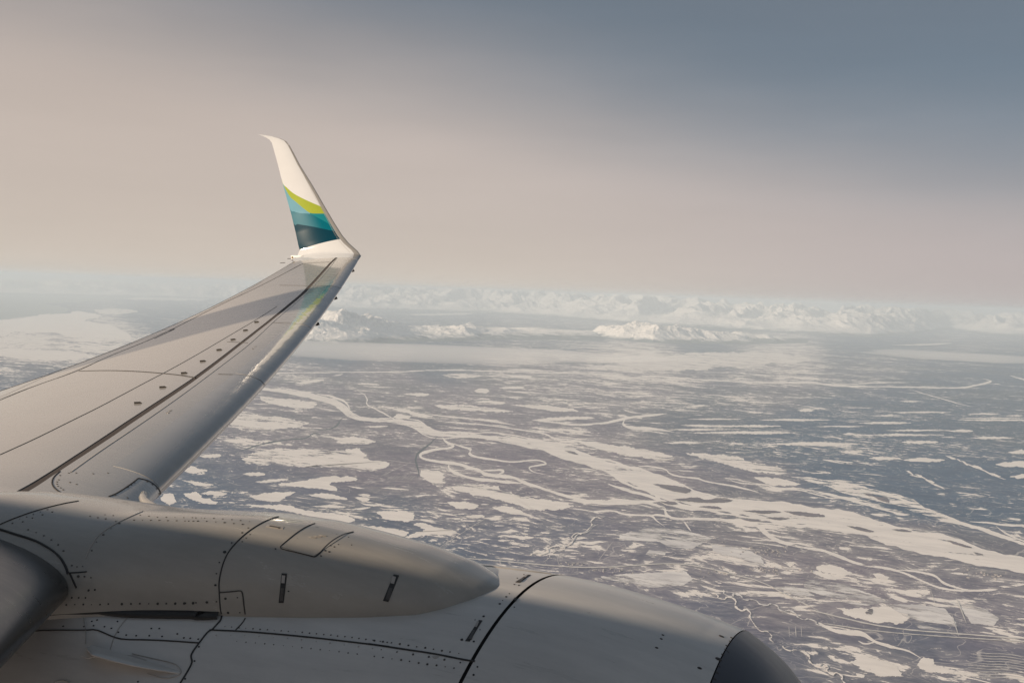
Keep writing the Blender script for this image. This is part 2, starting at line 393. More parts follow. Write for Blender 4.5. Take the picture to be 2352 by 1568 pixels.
def snow_material(name, c1=(.93, .875, .825, 1), c2=(.84, .79, .745, 1), spots=.0, mix=1.0, holes=0., soft=.02):
    m, tt, out = mat_new(name)
    pos = tt.node('ShaderNodeNewGeometry').outputs['Position']
    km = tt.node('ShaderNodeVectorMath', {0: pos, 'Scale': .001}, operation='SCALE').outputs[0]
    n = tt.noise(tt.node('ShaderNodeMapping', {'Vector': km, 'Rotation': (0, 0, -az0), 'Scale': (.5, 1.6, 1)}).outputs[0], 3.5, 7., .65)
    col = tt.mix(tt.ss(n, .38, .66), c1, c2)
    if spots:
        s = tt.noise(tt.node('ShaderNodeMapping', {'Vector': km, 'Rotation': (0, 0, -az0+.2), 'Scale': (.55, 1.3, 1)}).outputs[0], 4.2, 5., .62)
        col = tt.mix(tt.m('MULTIPLY', tt.ss(s, spots, spots+.02), .9), col, (.13, .125, .145, 1))
    b = principled(tt, out, Base_Color=col, Roughness=.7); b.inputs['Specular IOR Level'].default_value = .25
    if holes:       # the snow lies in drifts, with the ground showing between them
        mv = tt.node('ShaderNodeMapping', {'Vector': km, 'Rotation': (0, 0, -az0+.2), 'Scale': (.5, 1.3, 1)}).outputs[0]
        s = tt.m('ADD', tt.m('MULTIPLY', tt.noise(mv, 1.4, 8., .66), .55), tt.m('MULTIPLY', tt.noise(mv, 5.5, 5., .7), .45))
        tr_ = tt.node('ShaderNodeBsdfTransparent'); mx = tt.node('ShaderNodeMixShader', {0: tt.ss(s, holes-soft, holes+soft), 1: b.outputs[0], 2: tr_.outputs[0]})
        tt.l.new(mx.outputs[0], out.inputs[0])
    return m
SNOW = snow_material('lake_snow'); BOG = snow_material('bog_snow', holes=.555, soft=.012); RIVER = snow_material('river_ice', (.93, .875, .825, 1), (.80, .755, .72, 1), holes=.585, soft=.012)
FIELD = snow_material('field_snow', (.86, .83, .81, 1), (.60, .58, .59, 1), holes=.535, soft=.05)
DARKCREEK = snow_material('dark_creek', (.035, .06, .075, 1), (.06, .085, .10, 1))
WOODS = snow_material('wooded_island', (.20, .175, .205, 1), (.12, .11, .135, 1), holes=.57, soft=.03)
SEA = snow_material('inlet_water', (.20, .25, .26, 1), (.27, .31, .31, 1))
ROAD = snow_material('packed_snow_road', (.72, .69, .66, 1), (.60, .58, .56, 1))

# plain: polar sheet about the aircraft's ground track, to beyond the horizon
na, nd = 420, 330
az = np.linspace(az0-1.25, az0+1.25, na); rr = np.geomspace(2500, 420000, nd)
AZ, RR = np.meshgrid(az, rr, indexing='ij')
P = np.stack([np.sin(AZ)*RR, np.cos(AZ)*RR, np.full_like(RR, -ALT)], -1)
u, v = g2px(P.reshape(-1, 3)); u = np.clip(u, -400, 2800); v = np.clip(v, 640, 1700)
o_, b_ = fields(u, v); o_ = o_.reshape(AZ.shape); b_ = b_.reshape(AZ.shape)
g = grid_mesh('ground', P, GROUND, None, True, {'open': o_, 'blue': b_}); tag(g, 'snowy plain of leafless forest and frozen bog under the aircraft', kind='structure')

rng = np.random.default_rng(5)
def wob(pl, amp, seed, closed=False, freq=.045):
    pl = np.array(pl, float); d = np.r_[0, np.cumsum(np.hypot(*np.diff(pl[:, :2], axis=0).T))]
    n1 = fbm(d*freq+seed*7.7, d*0+seed*3.1, 4, seed, .6); n2 = fbm(d*freq+seed*2.7+50, d*0+seed, 4, seed+9, .6)
    f = np.ones(len(d))
    if closed: f = np.minimum(1, np.minimum(d, d[-1]-d)/12)
    return pl[:, :2]+np.stack([n1*amp*2.2, n2*amp], 1)*f[:, None]
def poly(name, px, mat, z, label=None, rough=2.0, seed=0, kind='structure', group=None):
    px = list(px)+[px[0]]
    if name != 'snowy_field': px = smoothpl(px, 1)
    ar = np.array([p[:2] for p in px]); size = 4*abs(np.sum(ar[:-1, 0]*ar[1:, 1]-ar[1:, 0]*ar[:-1, 1])/2)/np.hypot(*np.diff(ar, axis=0).T).sum()
    q = np.array(dens([p[:2] for p in px], 1.5))
    if name in ('frozen_lake', 'frozen_bog'): q = wob(q, size*.16, seed+5, True, 1.2/max(size, 8))
    rough = min(rough, .18*size+.4); q = wob(q, rough, seed, True)
    q = wob(q, rough*.6, seed+77, True, .17)[:-1]
    V = [px2g(max(-500, a), b, z*.12) for a, b in q]
    o = mesh_obj(name, V, [list(range(len(V)))], mat, None, False)
    return tag(o, label, kind=kind, group=group)
def river(name, px, mat, z, label=None, rough=1.5, seed=0, wk=1.0, kind='structure'):
    pts = np.array(dens(smoothpl(px, 2), 3.0)); c = wob(pts, rough*.6, seed)
    T = np.gradient(c, axis=0); kw_ = min(9, (len(c)//2)*2-1)
    if kw_ >= 3 and name != 'meandering_creek': T = np.stack([np.convolve(np.pad(T[:, q], kw_//2, 'edge'), np.ones(kw_)/kw_, 'valid') for q in (0, 1)], 1)
    T = T+1e-9; T /= np.hypot(*T.T)[:, None]+1e-9; Nn = np.stack([-T[:, 1], T[:, 0]], 1)
    d = np.arange(len(c))*3.0; w = pts[:, 2]*wk/2; dd = np.cumsum(3.0/(14+3.2*w*2))
    _i = np.arange(len(w)); tp = min(12, len(w)//4+1); w = w*np.clip(np.minimum(_i, len(w)-1-_i)/tp+.15, 0, 1)
    w1 = w*(1+.95*fbm(dd+seed, d*0+3.3, 4, seed+2, .55)); w2 = w*(1+.95*fbm(dd+seed+40, d*0+8.3, 4, seed+5, .55))
    A = c+Nn*np.maximum(w1, .12)[:, None]; B = c-Nn*np.maximum(w2, .12)[:, None]
    G = np.array([[px2g(*a, z*.12), px2g(*b, z*.12)] for a, b in zip(A, B)])
    return tag(grid_mesh(name, G, mat, None, False), label, kind=kind)
g5 = crop(600, 640, 2.352); g6 = crop(1500, 640, 2.352); g7 = crop(1500, 1100, 2.352); g8 = crop(400, 1050, 2.138); gL = crop(0, 620, 4.704); gc2 = crop(900, 1250, 2.138)
def wpx(c, sc, pts): return [(*c(p[0], p[1]), p[2]/sc*.9408) for p in pts]

main = wpx(g5, 2.352, [(-60, 712, 9), (110, 725, 14), (230, 742, 18), (350, 762, 22), (430, 785, 24), (500, 805, 30), (560, 832, 36), (590, 865, 32), (640, 890, 24), (720, 905, 18), (830, 910, 14), (930, 918, 22), (990, 932, 38), (1040, 965, 36), (1110, 985, 30), (1200, 988, 26), (1330, 1000, 24), (1450, 1015, 28), (1560, 1030, 34), (1660, 1042, 36), (1750, 1062, 42), (1830, 1088, 52), (1900, 1112, 52), (1990, 1142, 54), (2080, 1172, 62), (2160, 1205, 70)])
main += wpx(g7, 2.352, [(170, 170, 85), (300, 235, 95), (450, 285, 80), (620, 318, 75), (800, 335, 80), (960, 350, 100), (1150, 385, 110), (1300, 412, 100), (1450, 445, 85), (1600, 485, 90), (1800, 528, 105), (2000, 570, 100), (2200, 622, 85), (2352, 655, 75), (2600, 720, 75)])
river('river', main, RIVER, 2.0, 'wide frozen main river winding from beside the wing to the right edge', 2.2, 3, 1.18)
river('river_bar', wpx(g7, 2.352, [(1020, 150, 12), (1200, 176, 36), (1400, 230, 62), (1550, 270, 76), (1680, 305, 84), (1760, 335, 62), (1850, 372, 34), (1950, 405, 30), (2100, 446, 24), (2250, 498, 20), (2460, 570, 18)]), BOG, 1.5, 'long white bog bordering the blue forest at right', 2.5, 13, 1.0)
river('river_bar', wpx(g7, 2.352, [(1060, 215, 8), (1250, 255, 16), (1450, 300, 26), (1600, 345, 24), (1720, 375, 18)]), BOG, 1.3, 'ragged white bar under the long bog at right', 2.5, 14, 1.0)
# strands braiding round the main channel
_m = np.array(dens(main, 5.)); _d = np.arange(len(_m))*5.0; _T = np.gradient(_m[:, :2], axis=0); _T /= np.hypot(*_T.T)[:, None]; _N = np.stack([-_T[:, 1], _T[:, 0]], 1)
for k in range(4):
    off = fbm(_d*.006+k*13.1, _d*0+k, 3, 40+k, .5)*(_m[:, 2]*.9+5)+(_m[:, 2]*.45+2)*(1 if k % 2 else -1); a0 = int(len(_m)*(.05+.13*k)); a1 = min(len(_m)-1, a0+int(len(_m)*.36))
    q = _m[:, :2]+_N*off[:, None]; w_ = (_m[:, 2]*.20+1.0)*(.6+.9*np.abs(fbm(_d*.03+k*5, _d*0+2, 3, 60+k)))
    river('river_channel', [(q[i, 0], q[i, 1], w_[i]) for i in range(a0, a1, 2)], SNOW, 1.0+.1*k, 'pale strand braiding beside the main river', 1.2, 90+k, 1.0)
sub = [
 (g5, [(1130, 1005, 18), (1150, 1035, 18), (1200, 1055, 18), (1160, 1068, 11), (1080, 1075, 15), (1020, 1090, 15), (1000, 1105, 12), (1010, 1125, 12), (1080, 1140, 13), (1170, 1150, 17), (1230, 1160, 19), (1300, 1180, 17), (1350, 1195, 17), (1370, 1215, 24), (1450, 1225, 15), (1540, 1235, 20), (1600, 1265, 17), (1700, 1295, 17), (1800, 1330, 17), (1900, 1360, 15), (2050, 1385, 17), (2200, 1380, 15), (2400, 1368, 20)], 'frozen side channel looping below the main river'),
 (g5, [(1160, 1030, 8), (1240, 1060, 11), (1300, 1075, 13), (1275, 1100, 13), (1330, 1120, 11), (1420, 1130, 11), (1500, 1147, 8), (1600, 1140, 8), (1680, 1133, 8), (1735, 1155, 10), (1680, 1165, 7), (1620, 1175, 8), (1640, 1200, 7), (1720, 1220, 5)], 'thin meandering frozen channel between the two river arms'),
 (g5, [(1170, 1150, 12), (1160, 1180, 13), (1200, 1210, 15), (1280, 1235, 13), (1380, 1250, 15), (1500, 1262, 15), (1600, 1268, 12)], None),
 (g5, [(1350, 1195, 10), (1410, 1194, 11), (1475, 1190, 12), (1480, 1205, 12), (1430, 1222, 10)], None),
 (g5, [(640, 735, 4), (680, 755, 6), (702, 790, 8), (690, 815, 6), (740, 840, 6), (800, 870, 6), (860, 905, 8)], 'narrow frozen creek dropping into the main river from the far plain'),
 (g5, [(120, 636, 5), (500, 632, 5), (880, 630, 6), (1060, 618, 6), (1350, 622, 6), (1600, 632, 6), (1900, 638, 6), (2050, 640, 9), (2150, 662, 9), (2230, 692, 6)], 'far pale river stretched in a line below the fog bank'),
 (g5, [(400, 752, 9), (520, 775, 12), (580, 805, 12), (600, 845, 12)], None),
 (g6, [(95, 658, 9), (250, 655, 6), (450, 670, 7), (700, 685, 8), (850, 690, 8), (1000, 690, 10), (1100, 688, 10), (1200, 700, 11), (1350, 712, 11), (1600, 715, 8), (1800, 718, 8), (2000, 722, 8), (2080, 707, 11), (2150, 690, 15), (2170, 680, 11), (2120, 671, 6)], 'far frozen river bending back at the right of the plain'),
 (g6, [(1230, 685, 6), (1290, 705, 6), (1500, 690, 6), (1700, 690, 5)], None),
 (g6, [(2270, 650, 6), (2330, 668, 9), (2420, 690, 8)], None),
 (g6, [(1680, 725, 3), (1900, 790, 5), (2050, 830, 5)], None),
 (g7, [(-120, 300, 14), (0, 292, 15), (150, 283, 13), (260, 320, 14), (290, 330, 22), (290, 368, 13), (350, 392, 13), (500, 388, 13), (700, 400, 15), (820, 418, 18), (870, 470, 26), (930, 512, 16), (1050, 550, 15), (1200, 570, 13), (1300, 610, 17), (1400, 650, 13), (1500, 665, 12), (1600, 680, 12), (1700, 715, 11), (1800, 762, 11), (1900, 795, 11), (2030, 803, 11), (2150, 800, 13), (2250, 775, 14), (2450, 755, 14)], 'second frozen arm curving through the woods under the main river'),
 (g7, [(1600, 682, 7), (1750, 690, 9), (1850, 718, 15), (1880, 755, 13), (1960, 785, 9), (2060, 800, 8)], None),
 (g7, [(-150, 350, 12), (0, 340, 10), (40, 365, 12), (140, 370, 9), (215, 370, 12), (240, 400, 12), (290, 435, 8)], None),
 (g7, [(215, 370, 12), (260, 365, 12), (330, 385, 10)], None),
 (g7, [(400, 405, 8), (415, 430, 10), (440, 460, 6)], None),
 (g7, [(110, 100, 6), (160, 85, 7), (230, 92, 7), (300, 105, 7), (310, 130, 7), (380, 150, 7), (470, 155, 8), (520, 175, 8), (640, 195, 9), (750, 215, 9), (830, 240, 12)], 'fine meander line curling above the widest river reach'),
 (g7, [(660, 150, 5), (670, 175, 6), (760, 190, 6), (860, 190, 6), (930, 215, 7), (1080, 225, 7), (1200, 262, 7), (1300, 290, 6)], None),
 (g7, [(1280, 225, 10), (1450, 230, 9), (1600, 262, 10), (1720, 300, 14)], None),
 (g7, [(2040, 405, 9), (2150, 412, 9), (2260, 428, 12), (2420, 430, 14)], None),
 (g7, [(2190, 430, 6), (2240, 470, 7), (2300, 500, 8), (2420, 540, 9)], None),
 (g7, [(620, 330, 16), (760, 360, 18), (900, 400, 18), (1060, 410, 16), (1200, 418, 18)], None),
 (g7, [(700, 300, 26), (900, 310, 24), (1080, 322, 26), (1200, 350, 28)], 'upper arm of the widest river reach'),
 (g7, [(-60, 180, 12), (60, 225, 16), (180, 250, 16), (300, 300, 18), (480, 330, 20), (640, 345, 20)], None),
 (g7, [(1170, 985, 26), (1210, 1010, 20), (1260, 1030, 22), (1340, 1045, 24), (1420, 1045, 26), (1460, 1070, 18), (1500, 1100, 14), (1560, 1115, 26), (1620, 1130, 12), (1700, 1150, 9), (1760, 1190, 9)], 'curling snow covered oxbow below the highway'),
 (g7, [(1500, 1095, 8), (1440, 1110, 8), (1400, 1090, 6)], None),
 (g7, [(1760, 1240, 14), (1880, 1235, 9), (1900, 1265, 9), (1990, 1275, 7), (2010, 1300, 8), (2080, 1310, 7), (2150, 1330, 6), (2220, 1345, 6)], None),
 (g5, [(1880, 1020, 20), (1960, 1040, 24), (2060, 1060, 30), (2200, 1085, 40), (2330, 1105, 36), (2440, 1120, 22)], 'long pale lake slanting above the main river'),
 (g5, [(1000, 860, 5), (1100, 880, 7), (1260, 895, 8), (1400, 910, 8), (1550, 935, 7)], None),
 (g5, [(1100, 912, 5), (1300, 925, 5), (1440, 940, 5), (1600, 965, 8), (1730, 985, 8), (1760, 1010, 10), (1850, 1015, 8), (1900, 1020, 10)], None),
 (g5, [(1640, 905, 7), (1760, 918, 8), (1900, 935, 10), (2040, 925, 12), (2140, 905, 12), (2200, 890, 14), (2300, 880, 14), (2420, 868, 16)], 'pale ragged lake arm in the middle of the plain'),
 (g5, [(2180, 895, 14), (2160, 935, 16), (2230, 955, 18), (2340, 955, 14), (2460, 975, 10)], None),
]
for k, (c, pts, lab) in enumerate(sub):
    river('river_channel', wpx(c, 2.352, pts), RIVER if k % 2 else SNOW, 3.0+.12*k, lab or 'narrow frozen side channel lacing the river plain', 1.2, 20+k, 1.05)
for k, pts in enumerate([[(1105, 998, 9), (1060, 1040, 9), (1005, 1080, 11), (975, 1110, 10), (980, 1160, 9), (995, 1210, 7), (985, 1240, 5)],
                         [(-60, 1095, 7), (60, 1050, 7), (200, 1022, 7), (300, 1012, 6), (345, 1012, 7), (395, 975, 9), (425, 990, 7)],
                         [(400, 965, 4), (500, 955, 5), (525, 938, 12), (540, 900, 6), (582, 885, 6)]]):
    river('creek', wpx(g5, 2.352, pts), DARKCREEK, 2.5+.1*k, ['dark open creek leaving the river southward', 'dark creek winding across the left of the plain', 'short dark creek joining the river at its first bend'][k], 2.5, 70+k)

lakes = [
 (g8, [(405, 150), (450, 115), (560, 100), (700, 92), (850, 95), (1000, 97), (1080, 120), (1060, 150), (1180, 170), (1150, 205), (1000, 212), (850, 190), (700, 185), (560, 180), (430, 175)], 1, 'large speckled white bog right of the wing'),
 (g5, [(-120, 850), (0, 872), (120, 880), (260, 895), (380, 930), (240, 955), (90, 965), (0, 950), (-100, 930)], 1, 'speckled white bog touching the wing edge'),
 (g5, [(80, 770), (200, 780), (330, 795), (420, 805), (400, 830), (340, 850), (250, 835), (150, 815), (90, 800)], 1, 'speckled bog between wing and main river'),
 (g5, [(280, 697), (360, 675), (450, 670), (440, 682), (340, 700)], 0, None),
 (g5, [(520, 1035), (560, 1005), (640, 1000), (740, 1020), (720, 1040), (600, 1042)], 1, 'small speckled bog above the large one'),
 (g5, [(905, 757), (1000, 748), (1062, 755), (1040, 768), (960, 766)], 0, None), (g5, [(1310, 738), (1350, 718), (1405, 735), (1380, 752), (1330, 750)], 0, None),
 (g5, [(848, 885), (890, 868), (942, 880), (935, 897), (870, 902)], 0, 'small oval lake just above the river'),
 (g5, [(1120, 645), (1250, 635), (1370, 650), (1280, 668), (1180, 662)], 1, None), (g5, [(795, 830), (900, 838), (1000, 865), (1100, 888), (1000, 885), (900, 862)], 0, None),
 (g5, [(655, 942), (800, 936), (830, 942), (740, 950)], 0, None), (g5, [(1450, 720), (1560, 708), (1620, 722), (1500, 730)], 0, None),
 (g5, [(1310, 800), (1420, 796), (1500, 805), (1470, 815), (1350, 806)], 0, None), (g5, [(1080, 820), (1250, 815), (1400, 835), (1560, 855), (1480, 862), (1250, 850), (1120, 840)], 1, 'flat white bog strip in the middle plain'),
 (g5, [(1640, 905), (1800, 885), (2000, 886), (2010, 897), (1850, 905), (1700, 915)], 0, None), (g5, [(1490, 650), (1650, 648), (1640, 668), (1560, 665)], 0, None),
 (g5, [(1730, 955), (1850, 955), (2010, 975), (1900, 978)], 0, None), (g5, [(1520, 820), (1680, 815), (1950, 850), (1800, 860), (1640, 835)], 0, None),
 (g5, [(560, 640), (540, 650), (490, 655), (520, 645)], 0, None), (g5, [(620, 695), (700, 692), (790, 705), (700, 705)], 0, None),
 (g8, [(475, 268), (560, 255), (660, 250), (640, 262), (520, 275)], 0, None),
 (g8, [(690, 268), (800, 250), (900, 235), (1025, 250), (960, 268), (860, 272), (935, 320), (820, 305), (740, 300), (590, 284), (640, 272)], 0, 'branching lake under the speckled bog'),
 (g8, [(745, 335), (850, 325), (965, 355), (930, 364), (800, 350)], 0, 'slim lake below the branching lake'),
 (g8, [(445, 345), (540, 325), (690, 318), (640, 345), (600, 374), (540, 370)], 0, 'two lobed lake above the pylon fairing'),
 (g8, [(400, 385), (520, 390), (640, 385), (700, 410), (850, 430), (950, 440), (1005, 465), (980, 485), (900, 474), (800, 462), (740, 442), (640, 420), (500, 402)], 0, 'long ragged lake beside the pylon fairing'),
 (g8, [(1110, 425), (1180, 418), (1280, 422), (1312, 452), (1290, 482), (1170, 464), (1120, 445)], 0, 'broad lake right of the pylon fairing'),
 (g8, [(850, 480), (1000, 492), (1150, 505), (1282, 525), (1270, 558), (1180, 545), (1050, 525), (900, 505)], 0, 'lake skirting the pylon fairing'),
 (g8, [(1240, 560), (1300, 540), (1370, 520), (1300, 490), (1340, 478), (1430, 508), (1545, 528), (1500, 540), (1400, 540), (1300, 562)], 0, 'hooked lake above the engine'),
 (g8, [(1478, 375), (1530, 368), (1645, 385), (1620, 414), (1540, 410), (1500, 395)], 0, 'round shouldered lake left of its twin'),
 (g8, [(1712, 400), (1800, 393), (1860, 418), (1910, 434), (1780, 434)], 0, 'round shouldered lake right of its twin'),
 (g8, [(1495, 285), (1600, 278), (1720, 290), (1810, 330), (1950, 355), (2080, 375), (2150, 400), (1950, 425), (1850, 390), (1700, 345), (1580, 335)], 1, 'ragged bog under the looping side channel'),
 (g8, [(100, 210), (150, 180), (172, 200), (245, 205), (150, 230)], 0, None), (g8, [(180, 132), (290, 120), (305, 135), (220, 147)], 0, None), (g8, [(410, 228), (480, 213), (540, 232), (470, 240)], 0, None),
 (g8, [(90, 258), (200, 272), (280, 285), (190, 295)], 0, None), (g8, [(100, 330), (180, 318), (200, 355), (290, 372), (260, 388), (150, 368)], 0, None),
 (g8, [(190, 330), (260, 312), (345, 330), (300, 345)], 0, None), (g8, [(0, 330), (40, 325), (75, 355), (60, 380), (20, 390), (-20, 360)], 0, None),
 (g8, [(1340, 205), (1450, 212), (1470, 260), (1465, 298), (1390, 282), (1350, 240)], 1, 'squarish bog beside the dark creek'), (g8, [(1270, 600), (1310, 594), (1335, 618), (1290, 628)], 0, None),
 (g8, [(995, 350), (1040, 345), (1085, 362), (1040, 373)], 0, None), (g8, [(775, 396), (880, 386), (975, 400), (880, 407)], 0, None), (g8, [(1025, 378), (1100, 388), (1140, 380), (1140, 395), (1060, 396)], 0, None),
 (g8, [(985, 410), (1060, 398), (1090, 402), (1030, 416)], 0, None), (g8, [(1130, 300), (1210, 298), (1300, 312), (1220, 310)], 0, None), (g8, [(1580, 445), (1650, 438), (1690, 450), (1620, 460)], 0, None),
 (g8, [(960, 290), (1010, 295), (1060, 305), (1000, 303)], 0, None), (g8, [(1010, 335), (1050, 330), (1090, 340), (1050, 347)], 0, None), (g8, [(905, 60), (1000, 40), (1090, 50), (1080, 72), (960, 72)], 1, None),
 (g7, [(30, 480), (220, 438), (420, 460), (565, 500), (440, 565), (300, 548), (260, 520), (30, 512)], 2, 'broad snowy farm field with a crease through it'), (g7, [(180, 592), (200, 570), (295, 575), (290, 612), (220, 612)], 2, 'square snowy plot beside the highway'),
 (g7, [(-80, 720), (60, 705), (200, 700), (400, 688), (455, 730), (400, 770), (200, 785), (100, 760), (-40, 752)], 2, 'snowy field between highway and engine cowl'), (g7, [(560, 530), (700, 545), (840, 600), (860, 660), (700, 640), (560, 572)], 2, None),
 (g7, [(1160, 662), (1250, 650), (1365, 690), (1340, 722), (1220, 702), (1165, 682)], 0, 'oval lake right of the highway bend'), (g7, [(1130, 688), (1200, 690), (1295, 748), (1180, 722)], 0, None),
 (g7, [(1270, 898), (1400, 908), (1600, 888), (1695, 940), (1645, 998), (1500, 982), (1400, 962), (1320, 940)], 0, 'round white lake with a wooded island'), (g7, [(1100, 730), (1300, 760), (1500, 830), (1580, 870), (1400, 892), (1200, 832), (1080, 790)], 2, 'large drifted field above the round lake'),
 (g7, [(920, 780), (1060, 775), (1160, 832), (1050, 832)], 2, None), (g7, [(1920, 870), (2000, 860), (2130, 910), (2210, 960), (2180, 1002), (2050, 990), (1990, 900)], 2, None),
 (g7, [(1560, 880), (1750, 880), (1900, 905), (1960, 980), (1970, 1035), (1750, 1020), (1680, 960)], 2, 'bare field ending at the straight section road'), (g7, [(1350, 1212), (1400, 1190), (1480, 1170), (1560, 1200), (1690, 1290), (1560, 1300), (1440, 1262)], 1, 'ragged white bog near the lower edge of the picture'),
 (g7, [(1760, 1192), (1790, 1180), (1845, 1200), (1830, 1240), (1970, 1255), (1940, 1280), (1800, 1270), (1735, 1240)], 0, None), (g7, [(1130, 1150), (1160, 1148), (1170, 1162), (1140, 1168)], 0, None),
 (g7, [(1385, 1275), (1430, 1280), (1450, 1300), (1400, 1300)], 0, None), (g7, [(1190, 1125), (1220, 1120), (1230, 1135), (1200, 1140)], 0, None), (g7, [(1255, 1130), (1310, 1128), (1370, 1145), (1290, 1148)], 0, None), (g7, [(1480, 705), (1530, 700), (1600, 740), (1520, 735)], 0, None),
 (g6, [(-80, 1045), (0, 1050), (100, 1060), (200, 1085), (330, 1105), (385, 1130), (300, 1142), (180, 1122), (80, 1112), (-60, 1085)], 1, 'slanting white bog above the river, right of centre'),
 (g6, [(410, 1093), (560, 1100), (700, 1110), (780, 1148), (900, 1165), (975, 1188), (988, 1210), (940, 1218), (800, 1202), (650, 1167), (540, 1132), (450, 1112)], 1, 'tongue shaped white bog against the blue forest'),
 (g7, [(800, 150), (900, 150), (1050, 180), (1080, 195), (930, 205), (860, 185)], 0, None),
 (g6, [(-60, 592), (200, 572), (350, 522), (600, 515), (900, 518), (1050, 538), (1170, 566), (1000, 577), (800, 588), (600, 602), (450, 625), (250, 612), (-60, 612)], 1, 'far white expanse below the near snowy ridge'),
 (gL, [(-80, 770), (0, 760), (200, 735), (400, 705), (740, 685), (860, 630), (950, 660), (1060, 690), (1180, 710), (1100, 745), (960, 752), (1080, 792), (1310, 812), (1370, 860), (1450, 910), (1485, 960), (1450, 1002), (1340, 980), (1150, 957), (900, 957), (700, 932), (550, 912), (380, 880), (250, 890), (170, 905), (60, 940), (-80, 960)], 0, 'broad snowy shore flat beside the inlet at far left'),
 (gL, [(-80, 955), (120, 955), (380, 960), (420, 905), (480, 920), (470, 985), (660, 1015), (600, 1032), (400, 1037), (-80, 1052)], 1, None),
 (gL, [(-80, 1092), (300, 1086), (600, 1110), (1080, 1142), (1000, 1172), (850, 1217), (700, 1227), (300, 1212), (150, 1182), (-80, 1145)], 0, 'snowy mud flat between inlet and wing'),
 (gL, [(1080, 642), (1300, 625), (1480, 633), (1610, 660), (1400, 692), (1150, 690)], 1, None), (gL, [(870, 1040), (1000, 1070), (1120, 1075), (1160, 1110), (1050, 1105)], 0, None), (gL, [(250, 1065), (400, 1055), (690, 1072), (500, 1080)], 0, None),
 (gL, [(1430, 522), (1600, 488), (2000, 462), (2420, 450), (2420, 537), (1900, 532)], 0, 'far pale shore on the horizon at left'),
 (g5, [(920, 300), (1150, 293), (1360, 290), (1250, 302), (1000, 306)], 0, None), (g6, [(1575, 475), (1800, 468), (1980, 460), (1820, 478)], 0, None),
]
for k, (c, pts, kd, lab) in enumerate(lakes):
    u_ = np.array(mp(c, pts)); cxy = u_.mean(0)
    where = 'left' if cxy[0] < 800 else 'middle' if cxy[0] < 1600 else 'right'
    far = 'far' if cxy[1] < 1000 else 'near'
    nm = ('frozen_lake', 'frozen_bog', 'snowy_field')[kd]
    poly(nm, mp(c, pts), (SNOW, BOG, FIELD)[kd], 6.+.15*k, lab or 'small %s on the %s %s of the plain' % (nm.replace('_', ' '), far, where), (3.2, 4.4, 2.2)[kd] if cxy[1] > 900 else 1.5, k)
poly('inlet_water', mp(gL, [(-200, 475), (400, 465), (900, 470), (1300, 475), (1560, 490), (1450, 520), (1000, 540), (900, 556), (520, 562), (500, 570), (820, 625), (740, 682), (400, 703), (200, 730), (-200, 775)]), SEA, 5., 'grey green inlet at the far left behind the snow flats', .6, 3)
# wooded islands in the wide river reach
for k, (c, pts) in enumerate([(g7, [(220, 190), (330, 195), (440, 215), (430, 245), (350, 235), (280, 215)]), (g7, [(330, 280), (480, 262), (520, 285), (620, 262), (700, 290), (560, 300), (420, 290)]),
        (g7, [(730, 342), (900, 340), (980, 352), (860, 362)]), (g7, [(870, 385), (950, 378), (1025, 388), (930, 398)]), (g7, [(970, 345), (1100, 350), (1240, 375), (1130, 380), (1030, 365)]),
        (g7, [(480, 320), (560, 312), (640, 335), (540, 330)]), (g7, [(1330, 428), (1430, 440), (1510, 468), (1420, 462)]), (g7, [(1590, 450), (1660, 448), (1720, 465), (1650, 464)]),
        (g7, [(1870, 505), (1960, 520), (2080, 562), (1980, 545)]), (g7, [(2060, 580), (2110, 590), (2120, 600), (2080, 596)]), (g7, [(260, 290), (330, 288), (380, 305), (310, 310)]), (g7, [(740, 395), (820, 392), (850, 405), (780, 405)]),
        (g7, [(1440, 925), (1465, 905), (1495, 905), (1480, 940), (1450, 942)]), (g5, [(1210, 1008), (1290, 1006), (1400, 1016), (1340, 1020)]), (g5, [(1830, 1080), (1880, 1085), (1920, 1105), (1860, 1098)]),
        (g7, [(1480, 255), (1560, 262), (1590, 300), (1530, 290)]), (g7, [(1430, 240), (1500, 250), (1530, 262), (1460, 262)])]):
    poly('wooded_island', mp(c, pts), WOODS, 30.+.2*k, 'low wooded island in the frozen river' if k != 12 else 'small wooded island in the round white lake', 2.2, 200+k)
# streak lakes lying across the blue forest, and scattered ponds
random.seed(4)
streaks = [(g6, 400, 960, 940, 14), (g6, 420, 1060, 978, 15), (g6, 830, 1250, 905, 12), (g6, 1160, 1440, 942, 9), (g6, 1400, 1705, 922, 12), (g6, 1450, 1905, 990, 13), (g6, 1590, 1940, 861, 10), (g6, 1970, 2400, 905, 11),
 (g6, 860, 1420, 1042, 18), (g6, 1650, 1860, 1032, 18), (g6, 1560, 1915, 965, 9), (g6, 420, 740, 900, 9), (g6, 1050, 1150, 850, 14), (g6, 760, 860, 862, 10), (g6, 1480, 1650, 880, 8), (g6, 2060, 2300, 1008, 16), (g6, 1300, 1430, 1088, 18),
 (g6, 1460, 1645, 1125, 20), (g6, 1660, 1900, 1135, 26), (g6, 2260, 2450, 1090, 30), (g6, 2190, 2450, 1160, 34), (g6, 2270, 2450, 1230, 26), (g6, 1920, 2060, 968, 14), (g6, 300, 650, 960, 10), (g6, 280, 520, 1035, 12), (g6, 1640, 1770, 798, 10), (g6, 2030, 2220, 870, 9), (g6, 2250, 2350, 880, 9), (g6, 60, 200, 770, 9), (g6, 420, 550, 823, 10), (g6, 1990, 2350, 895, 8), (g6, 1310, 1390, 985, 12), (g6, 380, 560, 935, 9)]
